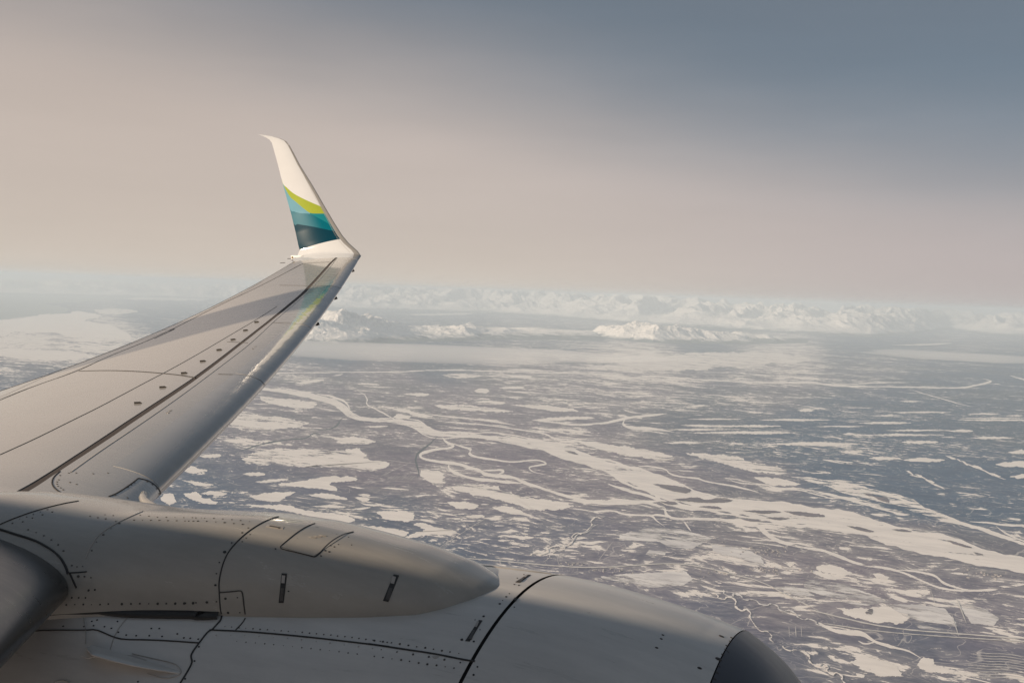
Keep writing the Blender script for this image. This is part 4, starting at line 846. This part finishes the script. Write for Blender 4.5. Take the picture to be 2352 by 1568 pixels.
def winglet_material():
    m, tt, out = mat_new('winglet_paint')
    cN = tt.node('ShaderNodeAttribute', attribute_name='chordwise').outputs['Fac']
    aN = tt.node('ShaderNodeAttribute', attribute_name='spanwise').outputs['Fac']
    def crv(pts):
        n = tt.node('ShaderNodeFloatCurve', {'Value': cN}); cu = n.mapping.curves[0]
        t_ = []
        for (u, v_) in dens(smoothpl(pts, 2), 3.):
            q = WL.cast(*cw(u, v_))
            if q: t_.append((q[2][0], q[2][1]/NA))
        t_ = sorted(t_); A_ = np.array(t_); xs_ = np.linspace(A_[0, 0], A_[-1, 0], 12); ys_ = np.interp(xs_, A_[:, 0], A_[:, 1])
        xs_ = np.r_[max(0, xs_[0]-.1), xs_, min(1, xs_[-1]+.05)]; ys_ = np.r_[ys_[0]+(ys_[0]-ys_[1]), ys_, ys_[-1]*2-ys_[-2]]
        cu.points[0].location = (0, float(ys_[0])); cu.points[1].location = (1, float(ys_[-1]))
        for x_, y_ in zip(xs_, ys_):
            if 0.002 < x_ < .998: cu.points.new(float(x_), float(np.clip(y_, 0, 1)))
        n.mapping.use_clip = False; n.mapping.update(); return n.outputs[0]
    B0 = crv([(386, 496), (420, 535), (470, 580), (530, 612), (600, 645), (668, 673)])
    B1 = crv([(400, 545), (440, 600), (500, 652), (560, 702), (595, 727), (650, 728), (697, 728)])
    B2 = crv([(438, 690), (480, 716), (530, 727), (590, 727), (640, 752), (700, 785), (735, 805)])
    B4 = crv([(468, 799), (540, 812), (620, 825), (700, 842), (755, 853)])
    B5 = crv([(512, 998), (600, 966), (700, 938), (799, 918)])
    qp = WL.cast(*cw(592, 727))
    pin = qp[2][0] if qp else .6
    ab = lambda Bx: tt.ss(tt.m('SUBTRACT', aN, Bx), -.0008, .0008)
    base = (.62, .63, .64, 1)
    low = tt.m('GREATER_THAN', cN, pin)
    blue = tt.mix(low, (.012, .20, .23, 1), (.15, .34, .42, 1))
    teal = tt.mix(tt.ss(cN, pin+.15, pin-.15), (.06, .19, .24, 1), (.0, .125, .17, 1))
    col = tt.mix(ab(B5), base, (.002, .040, .065, 1))
    col = tt.mix(ab(B4), col, teal)
    col = tt.mix(ab(B2), col, blue)
    col = tt.mix(ab(B1), col, (.33, .39, .040, 1))
    col = tt.mix(ab(B0), col, base)
    inner = tt.m('GREATER_THAN', cN, .0)
    # unpainted leading edge: narrow strip parallel to the nose
    edge = tt.m('GREATER_THAN', cN, .30)
    col = tt.mix(tt.m('MULTIPLY', inner, edge), (.30, .29, .275, 1), col)
    co = tt.node('ShaderNodeTexCoord').outputs['Object']
    dirt = tt.m('ADD', .95, tt.m('MULTIPLY', tt.noise(co, 2.5, 5., .65), .1))
    chips = tt.ss(tt.noise(co, 16., 3., .6), .755, .775)
    col = tt.node('ShaderNodeVectorMath', {0: col, 'Scale': dirt}, operation='SCALE').outputs[0]
    col = tt.mix(tt.m('MULTIPLY', chips, .6), col, (.12, .11, .10, 1))
    b = principled(tt, out, Base_Color=col, Roughness=.30)
    b.inputs['Specular IOR Level'].default_value = .0; b.inputs['Coat Weight'].default_value = .8; b.inputs['Coat Roughness'].default_value = .06
    return m
G = WL.P; CC, AA = np.meshgrid(cc, aa, indexing='ij')
wlo = grid_mesh('winglet', G, winglet_material(), air, True, {'chordwise': CC, 'spanwise': AA/NA})
wlo['label'] = 'upswept winglet, white above green and teal waves'
strip(WL, mp(cw, [(432, 215), (470, 300), (520, 390), (570, 490), (620, 590), (665, 665), (720, 770), (760, 850), (800, 920), (850, 975), (888, 1015)]), .010, 'panel_seam', wlo, SOOT, .0015)
strip(WL, mp(cw, [(430, 213), (455, 225)]), .02, 'panel_seam', wlo, DARK, .0015, 0)
# lower blade of the split tip
LB = []; 
base_l = KP+np.array([-.25, -.02, -.08]); base_t = KP+np.array([-1.15, -.02, -.10]); tipl = KP+np.array([-1.15, .42, -1.05]); tipt = KP+np.array([-1.50, .44, -1.15])
for s_ in np.linspace(0, 1, 14):
    a0 = base_l*(1-s_)+tipl*s_; b0 = base_t*(1-s_)+tipt*s_; row = []
    for c_ in np.linspace(-1, 1, 25):
        x_ = c_*c_; h = yt(np.array(x_))*.08*np.linalg.norm(b0-a0); row.append(a0+(b0-a0)*x_+np.array([0, .9, .4])*h*np.sign(c_))
    LB.append(row)
grid_mesh('lower_blade', np.array(LB), WHITE, wlo)
# static wicks and tail light bracket at the tip
mb = MB(); pz = [onp(*ct(480, 475), off=-.2), onp(*ct(560, 472), off=-.2)]; mb.tube(pz, .006, 6); mb.build('static_wick', DARK, wlo)
mb = MB(); pz = [onp(*ct(315, 572), off=-.3), onp(*ct(425, 564), off=-.3)]; mb.tube(pz, .006, 6); mb.build('static_wick', DARK, wlo)
A_, B_, C_, D_ = [onp(*ct(*q), off=-.12) for q in ((552, 402), (830, 402), (640, 470), (560, 490))]
mesh_obj('tip_fairing', [A_, B_, C_, D_]+[x+np.array([0, .05, -.03]) for x in (A_, B_, C_, D_)], [[0, 1, 2, 3], [7, 6, 5, 4], [0, 4, 5, 1], [1, 5, 6, 2], [2, 6, 7, 3], [3, 7, 4, 0]], WHITE, wlo, False)
mb = MB(); p = onp(*ct(590, 448), off=-.20); mb.disc(p, np.array([.2, -.9, .2]), .035, .01, 5); mb.build('tail_light', BRASS, wlo)

# ---- engine nacelle
NX = np.array([-2.6, -1.6, -.6, .3, 1.0, 1.79, 1.97, 2.16, 2.38, 2.59, 2.75, 2.93, 3.05, 3.13, 3.175]); NR = np.array([.72, .90, 1.03, 1.09, 1.118, 1.130, 1.139, 1.143, 1.134, 1.110, 1.086, 1.046, .975, .900, .815])
def nr_(x):
    xs_ = np.linspace(-2.6, 3.175, 400); r_ = np.interp(xs_, NX, NR); k = np.ones(15)/15
    rs_ = np.convolve(np.pad(r_, 7, 'edge'), k, 'valid'); rs_ = np.where(xs_ > 2.86, r_, rs_); return np.interp(x, xs_, rs_)
def nac(th, x):
    th, x = np.broadcast_arrays(np.asarray(th, float), np.asarray(x, float)); r = nr_(x)
    return np.stack([x, 4.83-r*np.cos(th), -1.0+r*np.sin(th)], -1)
ths = np.linspace(0, 2*math.pi, 145)
NS = Surf(nac, ths, np.concatenate([np.linspace(-2.6, 2.9, 90), np.linspace(2.93, 3.13, 10)]))
XS1, XL = 2.24, 2.935
def ring(name, xa, xb, mat, parent, n=60, lift=0.0):
    X = np.linspace(xa, xb, n); return grid_mesh(name, nac(ths[:, None], X[None, :]), mat, parent)
eng = ring('engine_cowl', -2.6, XS1-.006, NAC, air, 90); eng['label'] = 'off white fan cowl under the wing'
ring('inlet_cowl', XS1+.006, XL-.004, NAC, eng, 50)
X = np.array([XL, 3.0, 3.05, 3.09, 3.13, 3.155, 3.172, 3.175, 3.165, 3.14, 3.08, 2.95, 2.6, 2.0, 1.6]); Rl = np.array([1.044, 1.008, .975, .941, .900, .866, .832, .80, .775, .755, .735, .72, .72, .75, .76])
xi = np.interp(np.linspace(0, 14, 90), np.arange(15), X); ri = np.interp(np.linspace(0, 14, 90), np.arange(15), Rl)
k5 = np.ones(7)/7; xi[3:-3] = np.convolve(xi, k5, 'valid'); ri[3:-3] = np.convolve(ri, k5, 'valid')
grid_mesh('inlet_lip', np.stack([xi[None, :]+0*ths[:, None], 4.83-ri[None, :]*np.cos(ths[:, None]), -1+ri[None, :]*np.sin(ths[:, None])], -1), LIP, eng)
# inner dark liner behind the cowl joints
grid_mesh('cowl_liner', np.stack(np.broadcast_arrays(np.linspace(-.5, 2.92, 40)[None, :]+0*ths[:, None], 4.83-(nr_(np.linspace(-.5, 2.92, 40))-.012)[None, :]*np.cos(ths[:, None]), -1+(nr_(np.linspace(-.5, 2.92, 40))-.012)[None, :]*np.sin(ths[:, None])), -1), BLACK, eng)
fan = mesh_obj('fan', [], [], BLACK, eng)
mb = MB()
for k in range(24):
    a = k*2*math.pi/24; e_r = np.array([0, math.cos(a), math.sin(a)]); e_t = np.array([0, -math.sin(a), math.cos(a)])
    mb.box(np.array([1.75, 4.83, -1.])+e_r*.45, e_r*.30, (e_t*.06+np.array([.05, 0, 0])), np.array([.006, 0, 0])-e_t*.004)
bpy.data.objects.remove(fan); fan = mb.build('fan', LIP, eng)
Rs = np.linspace(0, 1, 12); sp = np.stack([2.15-.45*Rs[None, :]**1.3+0*ths[:, None], 4.83-.2*np.sqrt(Rs)[None, :]*np.cos(ths[:, None]), -1+.2*np.sqrt(Rs)[None, :]*np.sin(ths[:, None])], -1)
grid_mesh('spinner', sp, DARK, fan)

strip(NS, mp(cn, [(0, 1158), (200, 1188), (420, 1222), (620, 1250), (800, 1283), (1000, 1325), (1110, 1340)]), .013, 'panel_seam', eng, BLACK)
strip(NS, mp(c3b, [(290, 800), (600, 812), (850, 830), (1150, 855), (1500, 890), (1800, 925), (2100, 960), (2352, 992)]), .012, 'panel_seam', eng, BLACK)
strip(NS, mp(c3b, [(430, 640), (420, 690), (370, 740), (320, 800), (280, 812), (230, 870), (170, 950), (110, 1030), (80, 1085), (78, 1110), (92, 1160), (75, 1210), (30, 1290), (-40, 1400), (-60, 1440)]), .013, 'panel_seam', eng, BLACK, curve=1)
strip(NS, mp(c3b, [(700, 665), (670, 720), (590, 800)]), .007, 'panel_seam', eng, DARK, curve=1)
strip(NS, mp(c2, [(275, 818), (600, 803), (980, 803), (1100, 795), (1200, 835), (1300, 880), (1420, 910), (1700, 913), (1950, 925), (2280, 948)]), .010, 'panel_seam', eng, DARK, curve=1)
strip(NS, mp(cn, [(800, 302), (900, 312), (1200, 342), (1550, 385), (1800, 415), (1905, 430)]), .010, 'panel_seam', eng, SOOT, curve=1)
strip(NS, mp(cn, [(985, 300), (700, 285)]), .02, 'panel_seam', eng, SOOT, curve=0)
strip(NS, mp(c2, [(960, 660), (985, 800), (990, 900), (985, 960)]), .004, 'panel_seam', eng, SOOT)
strip(NS, mp(c2, [(1460, 665), (1380, 760), (1310, 880), (1270, 1020)]), .005, 'panel_seam', eng, SOOT)
strip(NS, mp(c2, [(620, 1400), (680, 1380), (740, 1378), (800, 1405)]), .006, 'panel_seam', eng, SOOT)
# black strip drawn for the shaded gap of the slot between pylon fairing and cowl
strip(NS, mp(c2, [(330, 660), (450, 640), (700, 610), (1050, 600), (1200, 592), (1450, 622), (1800, 632), (2352, 640)]) + mp(c3b, [(100, 650), (300, 650), (400, 642)]), .075, 'slot_dark_strip', eng, BLACK, .012, curve=1)
# latches: a recess plate with a handle bar on it
def latch(surf, c, quad, parent, bar=True, m1=BLACK):
    q = [np.array(c(*p)) for p in quad]; ctr = sum(q)/4
    plate(surf, [q[0], q[3]], [q[1], q[2]], 'latch', parent, m1, .002, 12, 4, False)
    if bar:
        I = [ctr+(p-ctr)*np.array([.62, .86]) for p in q]; a = [I[0]*.5+I[3]*.5, I[1]*.5+I[2]*.5, I[2], I[3]]
        plate(surf, [a[0], a[3]], [a[1], a[2]], 'latch_handle', parent, HANDLE, .004, 8, 4, False)
        b = [I[0], I[1], I[1]*.7+I[2]*.3, I[0]*.7+I[3]*.3]
        plate(surf, [b[0], b[3]], [b[1], b[2]], 'latch_handle', parent, SOOT, .0032, 6, 4, False)
latch(NS, cn, [(1150, 912), (1186, 915), (1054, 1132), (1008, 1128)], eng)
latch(NS, cn, [(1652, 440), (1690, 440), (1570, 520), (1532, 515)], eng, True, DARK)
strip(NS, mp(cn, [(1535, 690), (1515, 715)]), .02, 'cowl_stop', eng, BLACK, .006, 0)
# fastener rows
def dots(surf, c, pts, r, name, parent, mat=RIVET, st_=1.0):
    mb = MB()
    for p in pts:
        q = surf.cast(*c(p[0], p[1]))
        if q: mb.disc(q[0], q[1], p[2] if len(p) > 2 else r, .0016, 7, fore, st_)
    if mb.V: return tag(mb.build(name, mat, parent), kind='stuff')
random.seed(2)
def row(pl, n, r=.0042, jit=3):
    pl = np.array(dens(pl, 5.))[:, :2]; d = np.r_[0, np.cumsum(np.hypot(*np.diff(pl, axis=0).T))]
    out = []
    for k in range(n):
        s_ = d[-1]*(k+.3)/(n-.4); out.append((np.interp(s_, d, pl[:, 0])+random.uniform(-jit, jit), np.interp(s_, d, pl[:, 1])+random.uniform(-jit, jit)*.5, r*random.choice([.5, .75, 1, 1, 1.1])))
    return out
dots(NS, c3b, row([(440, 755), (660, 778), (1000, 800), (1340, 825), (1600, 850), (1880, 880), (2160, 915), (2352, 945)], 24), .0045, 'fastener', eng)
dots(NS, cn, row([(35, 1118), (300, 1155), (580, 1198), (770, 1228), (965, 1262)], 11, .0055), .005, 'fastener', eng)
dots(NS, c3b, row([(320, 860), (640, 860), (970, 880), (1310, 908), (1650, 945), (2020, 992), (2210, 1018)], 12, .0045), .004, 'fastener', eng, SOOT)
dots(NS, cn, row([(85, 1210), (260, 1235), (440, 1262), (620, 1292), (810, 1325), (1005, 1360)], 6, .006)+row([(30, 1285), (270, 1315), (520, 1355), (650, 1375), (720, 1383), (920, 1415)], 10, .0055), .005, 'fastener', eng)
dots(NS, c3b, row([(570, 930), (780, 945), (1010, 965), (1250, 990), (1530, 1020), (1850, 1058), (2020, 1080)], 14, .0035), .003, 'fastener', eng)
dots(NS, c2, [(1055, 700), (1115, 685), (1350, 702), (1200, 762), (1280, 780), (1075, 750), (965, 760), (725, 757), (1738, 782), (1830, 782), (1360, 825), (1450, 858), (1565, 865), (1715, 865), (1862, 873), (2037, 845), (2112, 890), (2185, 895), (2278, 905), (2285, 992), (2235, 1155), (2128, 1360), (1585, 1392)], .005, 'fastener', eng, BLACK, 1.2)
dots(NS, cn, [(1200, 870, .007), (972, 1113, .008), (1097, 1132, .006), (1162, 1010, .003), (1110, 908, .003), (1435, 667, .006), (1368, 740, .007), (1398, 705, .003), (1468, 635, .004), (1520, 538, .005), (1567, 548, .005), (1550, 472, .004), (1620, 435, .004), (1520, 775, .004), (1135, 1397, .005), (1095, 1480, .006)], .005, 'fastener', eng, BLACK)
dots(NS, cl, [(1330, 438, .010), (1300, 675, .012), (720, 425, .005), (703, 465, .005), (655, 558, .006), (1103, 770, .008), (1345, 630, .006), (1435, 452, .005), (1420, 490, .004), (1385, 535, .004), (1375, 578, .005), (1400, 603, .005), (1305, 750, .006), (1285, 820, .007), (1262, 887, .007)], .005, 'drain_hole', eng, DARK, 1.5)
plate(NS, mp(cn, [(660, 1288), (700, 1282), (740, 1288)]), mp(cn, [(675, 1305), (700, 1315), (720, 1302)]), 'paint_chip', eng, SOOT, .001, 6, 4)
# strake on the inboard side of the nacelle, with its fairing
a = NS.cast(*c2(1045, 990)); b = NS.cast(*c2(2062, 1292))
n0 = (a[1]+b[1]); n0 /= np.linalg.norm(n0); ax = b[0]-a[0]; Ls = np.linalg.norm(ax); ax /= Ls; sd = np.cross(n0, ax); sd /= np.linalg.norm(sd)
if sd[2] > 0: sd = -sd
od = n0*.72+sd*.70; od /= np.linalg.norm(od); G = []
for s_ in np.linspace(0, 1, 30):
    q = NS.cast(*c2(1045+(2062-1045)*s_, 990+(1292-990)*s_+10*math.sin(s_*3.14)))
    p = q[0]; hh = .062*(1-s_**2.6)*min(1, .35+s_*4); th_ = .006+.018*(1-s_)*s_
    G.append([p-sd*th_*2.2-n0*.01, p-sd*th_, p+od*hh*.5-sd*th_*.6, p+od*hh-sd*.002, p+od*hh+sd*.002, p+od*hh*.5+sd*th_*.6, p+sd*th_, p+sd*th_*2.2-n0*.01])
stk = grid_mesh('strake', np.array(G), NAC, eng)
strip(NS, mp(c2, [(1520, 1072), (1700, 1115), (2010, 1182), (2060, 1230), (2085, 1272), (2075, 1305), (2030, 1332), (1900, 1362), (1780, 1330), (1690, 1300)]), .005, 'panel_seam', stk, SOOT, curve=1)
plate(NS, mp(c2, [(1460, 1085), (1560, 1095), (1690, 1145)]), mp(c2, [(1490, 1105), (1580, 1130), (1620, 1165)]), 'paint_chip', stk, SOOT, .001, 8, 4)
plate(NS, mp(c2, [(935, 1070), (1000, 1020), (1090, 1010)]), mp(c2, [(935, 1100), (1000, 1128), (1150, 1100)]), 'repair_patch', stk, SOOT if False else NAC, .0025, 10, 5)

# ---- pylon fairing above the engine
px_ = np.array([[2.168, 0.001, .104, .106], [2.162, .03, .108, .104], [2.150, .065, .114, .10], [2.13, .115, .122, .088], [2.10, .17, .134, .07], [2.04, .238, .152, .045], [1.97, .286, .174, .022], [1.81, .325, .206, -.010], [1.6, .368, .228, -.045], [1.37, .405, .246, -.075], [1.14, .435, .245, -.10], [.93, .465, .228, -.125], [.57, .525, .198, -.175], [.2, .53, .198, -.24], [-.1, .52, .193, -.28], [-.4, .50, .16, -.3], [-1.0, .45, .05, -.32], [-1.8, .3, -.1, -.34]])[::-1]
def pyl(s, x):
    s, x = np.broadcast_arrays(np.asarray(s, float), np.asarray(x, float)); f = lambda k: np.interp(x, px_[:, 0], px_[:, k])
    w_, zt_, zl_ = f(1), f(2), f(3)-.035; an = np.pi*s; e1 = np.interp(x, [1.2, 2.1], [.62, .7]); e2 = np.interp(x, [1.2, 2.1], [.80, .8])
    co = np.cos(an); return np.stack([x, 4.62-w_*np.sign(co)*np.abs(co)**e1, zl_+(zt_-zl_)*np.clip(np.sin(an), 0, 1)**e2], -1)
_xf = 2.168-(2.168+1.8)*np.linspace(0, 1, 1500)**1.8; _g = np.stack([_xf]+[np.interp(_xf, px_[:, 0], px_[:, k]) for k in (1, 2, 3)], 1)
_k = np.hanning(61); _k /= _k.sum()
for k in (1, 2, 3):
    p_ = np.pad(_g[:, k], 30, 'reflect', reflect_type='odd'); _g[:, k] = np.convolve(p_, _k, 'valid')
px_ = _g[::-1]
xs_ = np.concatenate([np.linspace(-1.8, 1.9, 90), 1.9+(2.168-1.9)*np.sin(np.linspace(.02, 1, 40)*math.pi/2)])
PS = Surf(pyl, np.linspace(0, 1, 81), xs_)
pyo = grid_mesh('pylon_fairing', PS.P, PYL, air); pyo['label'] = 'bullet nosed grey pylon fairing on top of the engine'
strip(PS, mp(c3, [(1080, 285), (950, 325), (800, 410), (680, 500), (580, 600), (500, 700), (445, 820), (410, 960), (398, 1060), (402, 1155), (410, 1280), (418, 1360), (432, 1400)]), .009, 'panel_seam', pyo, BLACK)
strip(PS, mp(c3, [(1500, 362), (1400, 400), (1290, 470), (1180, 560), (1105, 625), (1102, 645), (1130, 660), (1300, 700), (1490, 748)]), .005, 'panel_seam', pyo, DARK, curve=1)
strip(PS, mp(c3, [(1490, 748), (1520, 738), (1560, 700), (1640, 610), (1740, 535), (1840, 485), (1940, 460)]), .009, 'panel_seam', pyo, BLACK, curve=1)
plate(PS, mp(c3, [(1480, 378), (1600, 405), (1750, 440), (1890, 472)]), mp(c3, [(1115, 632), (1250, 678), (1400, 718), (1488, 738)]), 'access_door', pyo, PYL, .0018, 16, 12)
strip(PS, mp(c3, [(405, 1155), (560, 1143), (645, 1133), (668, 1150), (680, 1230), (690, 1330), (700, 1405)]), .007, 'panel_seam', pyo, DARK, curve=1)
plate(PS, mp(c3, [(412, 1165), (560, 1152), (655, 1145)]), mp(c3, [(428, 1395), (560, 1398), (692, 1400)]), 'access_panel', pyo, PYL, .0015, 10, 8)
strip(PS, mp(c1, [(1640, 460), (1500, 520), (1350, 590), (1200, 680), (1110, 760), (1050, 850), (1010, 930), (985, 995)]), .007, 'panel_seam', pyo, SOOT)
strip(PS, mp(c1, [(0, 610), (150, 545), (400, 455), (700, 375), (900, 340)]), .010, 'panel_seam', pyo, DARK)
strip(PS, mp(c1, [(795, 1165), (900, 1160), (1000, 1152)]), .010, 'panel_seam', pyo, BLACK, curve=0)
strip(PS, mp(c1, [(805, 1175), (840, 1250), (880, 1340)]), .014, 'panel_seam', pyo, DARK, curve=0)
latch(PS, c3, [(1120, 935), (1180, 940), (1140, 1275), (1085, 1275)], pyo)
latch(PS, cn, [(262, 435), (318, 445), (205, 720), (150, 708)], pyo)
latch(PS, c3, [(955, 380), (1145, 405), (1130, 428), (935, 402)], pyo, True, SOOT)
dots(PS, c3, row([(20, 335), (250, 338), (470, 355), (700, 378)], 7, .0055, 2)+row([(100, 298), (330, 303), (540, 318), (780, 345)], 7, .004, 2)+row([(570, 555), (480, 662), (407, 800), (365, 952), (355, 1110)], 5, .008, 1)
     + [(260, 1267, .007), (370, 1260, .004), (135, 1272, .004), (10, 1278, .006), (475, 1225, .007), (612, 1213, .004), (505, 1387, .007), (640, 1385, .004), (1290, 550, .013), (1518, 412, .012), (1530, 640, .004), (1585, 592, .003), (1540, 582, .003), (1620, 675, .005), (1665, 688, .005), (1680, 618, .004), (1723, 632, .004), (1770, 605, .003), (1570, 735, .004), (1750, 490, .004), (1700, 475, .003), (1048, 655, .004), (1198, 1140, .004), (735, 415, .004), (665, 470, .005), (665, 572, .003), (710, 530, .003), (755, 490, .003), (1920, 610, .003), (1885, 520, .003)], .005, 'fastener', pyo, BLACK, 1.3)
dots(PS, c1, row([(1510, 558), (1610, 560), (1820, 562), (2030, 568), (2250, 572)], 8, .005, 2)+row([(1580, 498), (1790, 525), (2000, 528), (2220, 532), (2340, 535)], 8, .004, 2)+row([(1400, 580), (1285, 650), (1190, 725), (1100, 820), (1040, 940)], 5, .006, 1)+row([(570, 430), (430, 475), (320, 520), (200, 550)], 5, .004)+row([(635, 455), (410, 520), (230, 590), (110, 600)], 5, .005)
     + row([(300, 658), (440, 710), (510, 740), (645, 820), (700, 872), (750, 935)], 6, .005)+[(1125, 532, .005), (1215, 545, .005), (1300, 508, .004), (1205, 498, .003), (1330, 575, .004), (1035, 515, .004), (825, 1080, .005), (885, 1095, .004), (900, 1205, .008), (970, 1208, .005), (1045, 1220, .004), (950, 1090, .003)], .005, 'fastener', pyo, RIVET, 1.3)
dots(PS, c2, [(1018, 345, .007), (1090, 338, .006)]+row([(725, 435), (815, 430), (905, 430), (1005, 430)], 4, .005, 1)+row([(540, 520), (720, 512), (915, 505), (1100, 508), (1275, 500)], 8, .005, 2)+row([(1370, 503), (1580, 497), (1790, 498), (2015, 495), (2250, 490)], 9, .0075, 2), .005, 'fastener', pyo, BLACK)
mb = MB()
for k in range(9):
    q = PS.cast(*c3(1440+k*20, 520-k*3+(k % 3)*6))
    if q: mb.box(q[0]+q[1]*.001, np.array([.011, 0, .001]), np.array([0, .003, 0]), q[1]*.0012)
tag(mb.build('stencil_mark', SOOT, pyo), kind='stuff')
# rubber seal where the inboard wing meets the pylon
sl = [c1(0, 668), c1(200, 732), c1(400, 792), c1(550, 872), c1(650, 942), c1(720, 1022), c1(770, 1120), c1(785, 1178)]
strip(PS, sl, .016, 'wing_seal', pyo, BLACK, .006)

# ---- fuselage, fin and tail (outside the frame: they cast the shadows on engine and wing)
FC = (CAM[1]-.14-1.88, CAM[2]-.40)
fx = np.array([14.5, 14.3, 13.6, 12.3, 10.5, 8.5, -9, -13, -17, -20, -22.5, -24.5, -25.0]); fr = np.array([.02, .35, .85, 1.35, 1.72, 1.88, 1.88, 1.75, 1.35, .95, .6, .3, .02]); fz = np.array([-.5, -.5, -.4, -.25, -.1, 0, 0, .12, .45, .75, .95, 1.05, 1.1])
tf = np.linspace(0, 2*math.pi, 97)
xf_ = np.concatenate([np.linspace(14.5, 8, 30), np.linspace(7.8, -25, 60)]); rf_ = np.interp(-xf_, -fx, fr); zf_ = np.interp(-xf_, -fx, fz)
FG = np.stack([xf_[None, :]+0*tf[:, None], FC[0]+rf_[None, :]*np.cos(tf[:, None]), FC[1]+zf_[None, :]+rf_[None, :]*np.sin(tf[:, None])], -1)
grid_mesh('fuselage', FG, WHITE, air)
def blade(name, a0, a1, b0, b1, nrm, tr_, mat, parent):
    G = []
    for s_ in np.linspace(0, 1, 12):
        l, t_ = a0*(1-s_)+b0*s_, a1*(1-s_)+b1*s_; row_ = []
        for c_ in np.linspace(-1, 1, 31):
            x_ = c_*c_; row_.append(l+(t_-l)*x_+nrm*np.sign(c_)*yt(np.array(x_))*tr_*np.linalg.norm(t_-l))
        G.append(row_)
    return grid_mesh(name, np.array(G), mat, parent)
A3 = lambda *a: np.array(a, float)
blade('tail_fin', A3(-16.5, FC[0], FC[1]+1.2+.1), A3(-22.3, FC[0], FC[1]+1.5+.1), A3(-22.6, FC[0], FC[1]+8.9+.1), A3(-24.8, FC[0], FC[1]+8.9+.1), A3(0, 1, 0), .10, WHITE, air)
for s_ in (-1, 1):
    blade('tailplane', A3(-20, FC[0]+s_*.5, FC[1]+1.3), A3(-23.6, FC[0]+s_*.5, FC[1]+1.3), A3(-24.0, FC[0]+s_*7, FC[1]+2.1), A3(-25.4, FC[0]+s_*7, FC[1]+2.1), A3(0, 0, 1), .09, WHITE, air)
# starboard wing, mirrored
ym = np.linspace(1.2, 17.8, 60); cm = np.linspace(-1, 1, 61); Pm = wing(cm[:, None], ym[None, :]).copy(); Pm[..., 1] = 2*FC[0]-Pm[..., 1]-(0)
grid_mesh('starboard_wing', Pm, GREY, air)
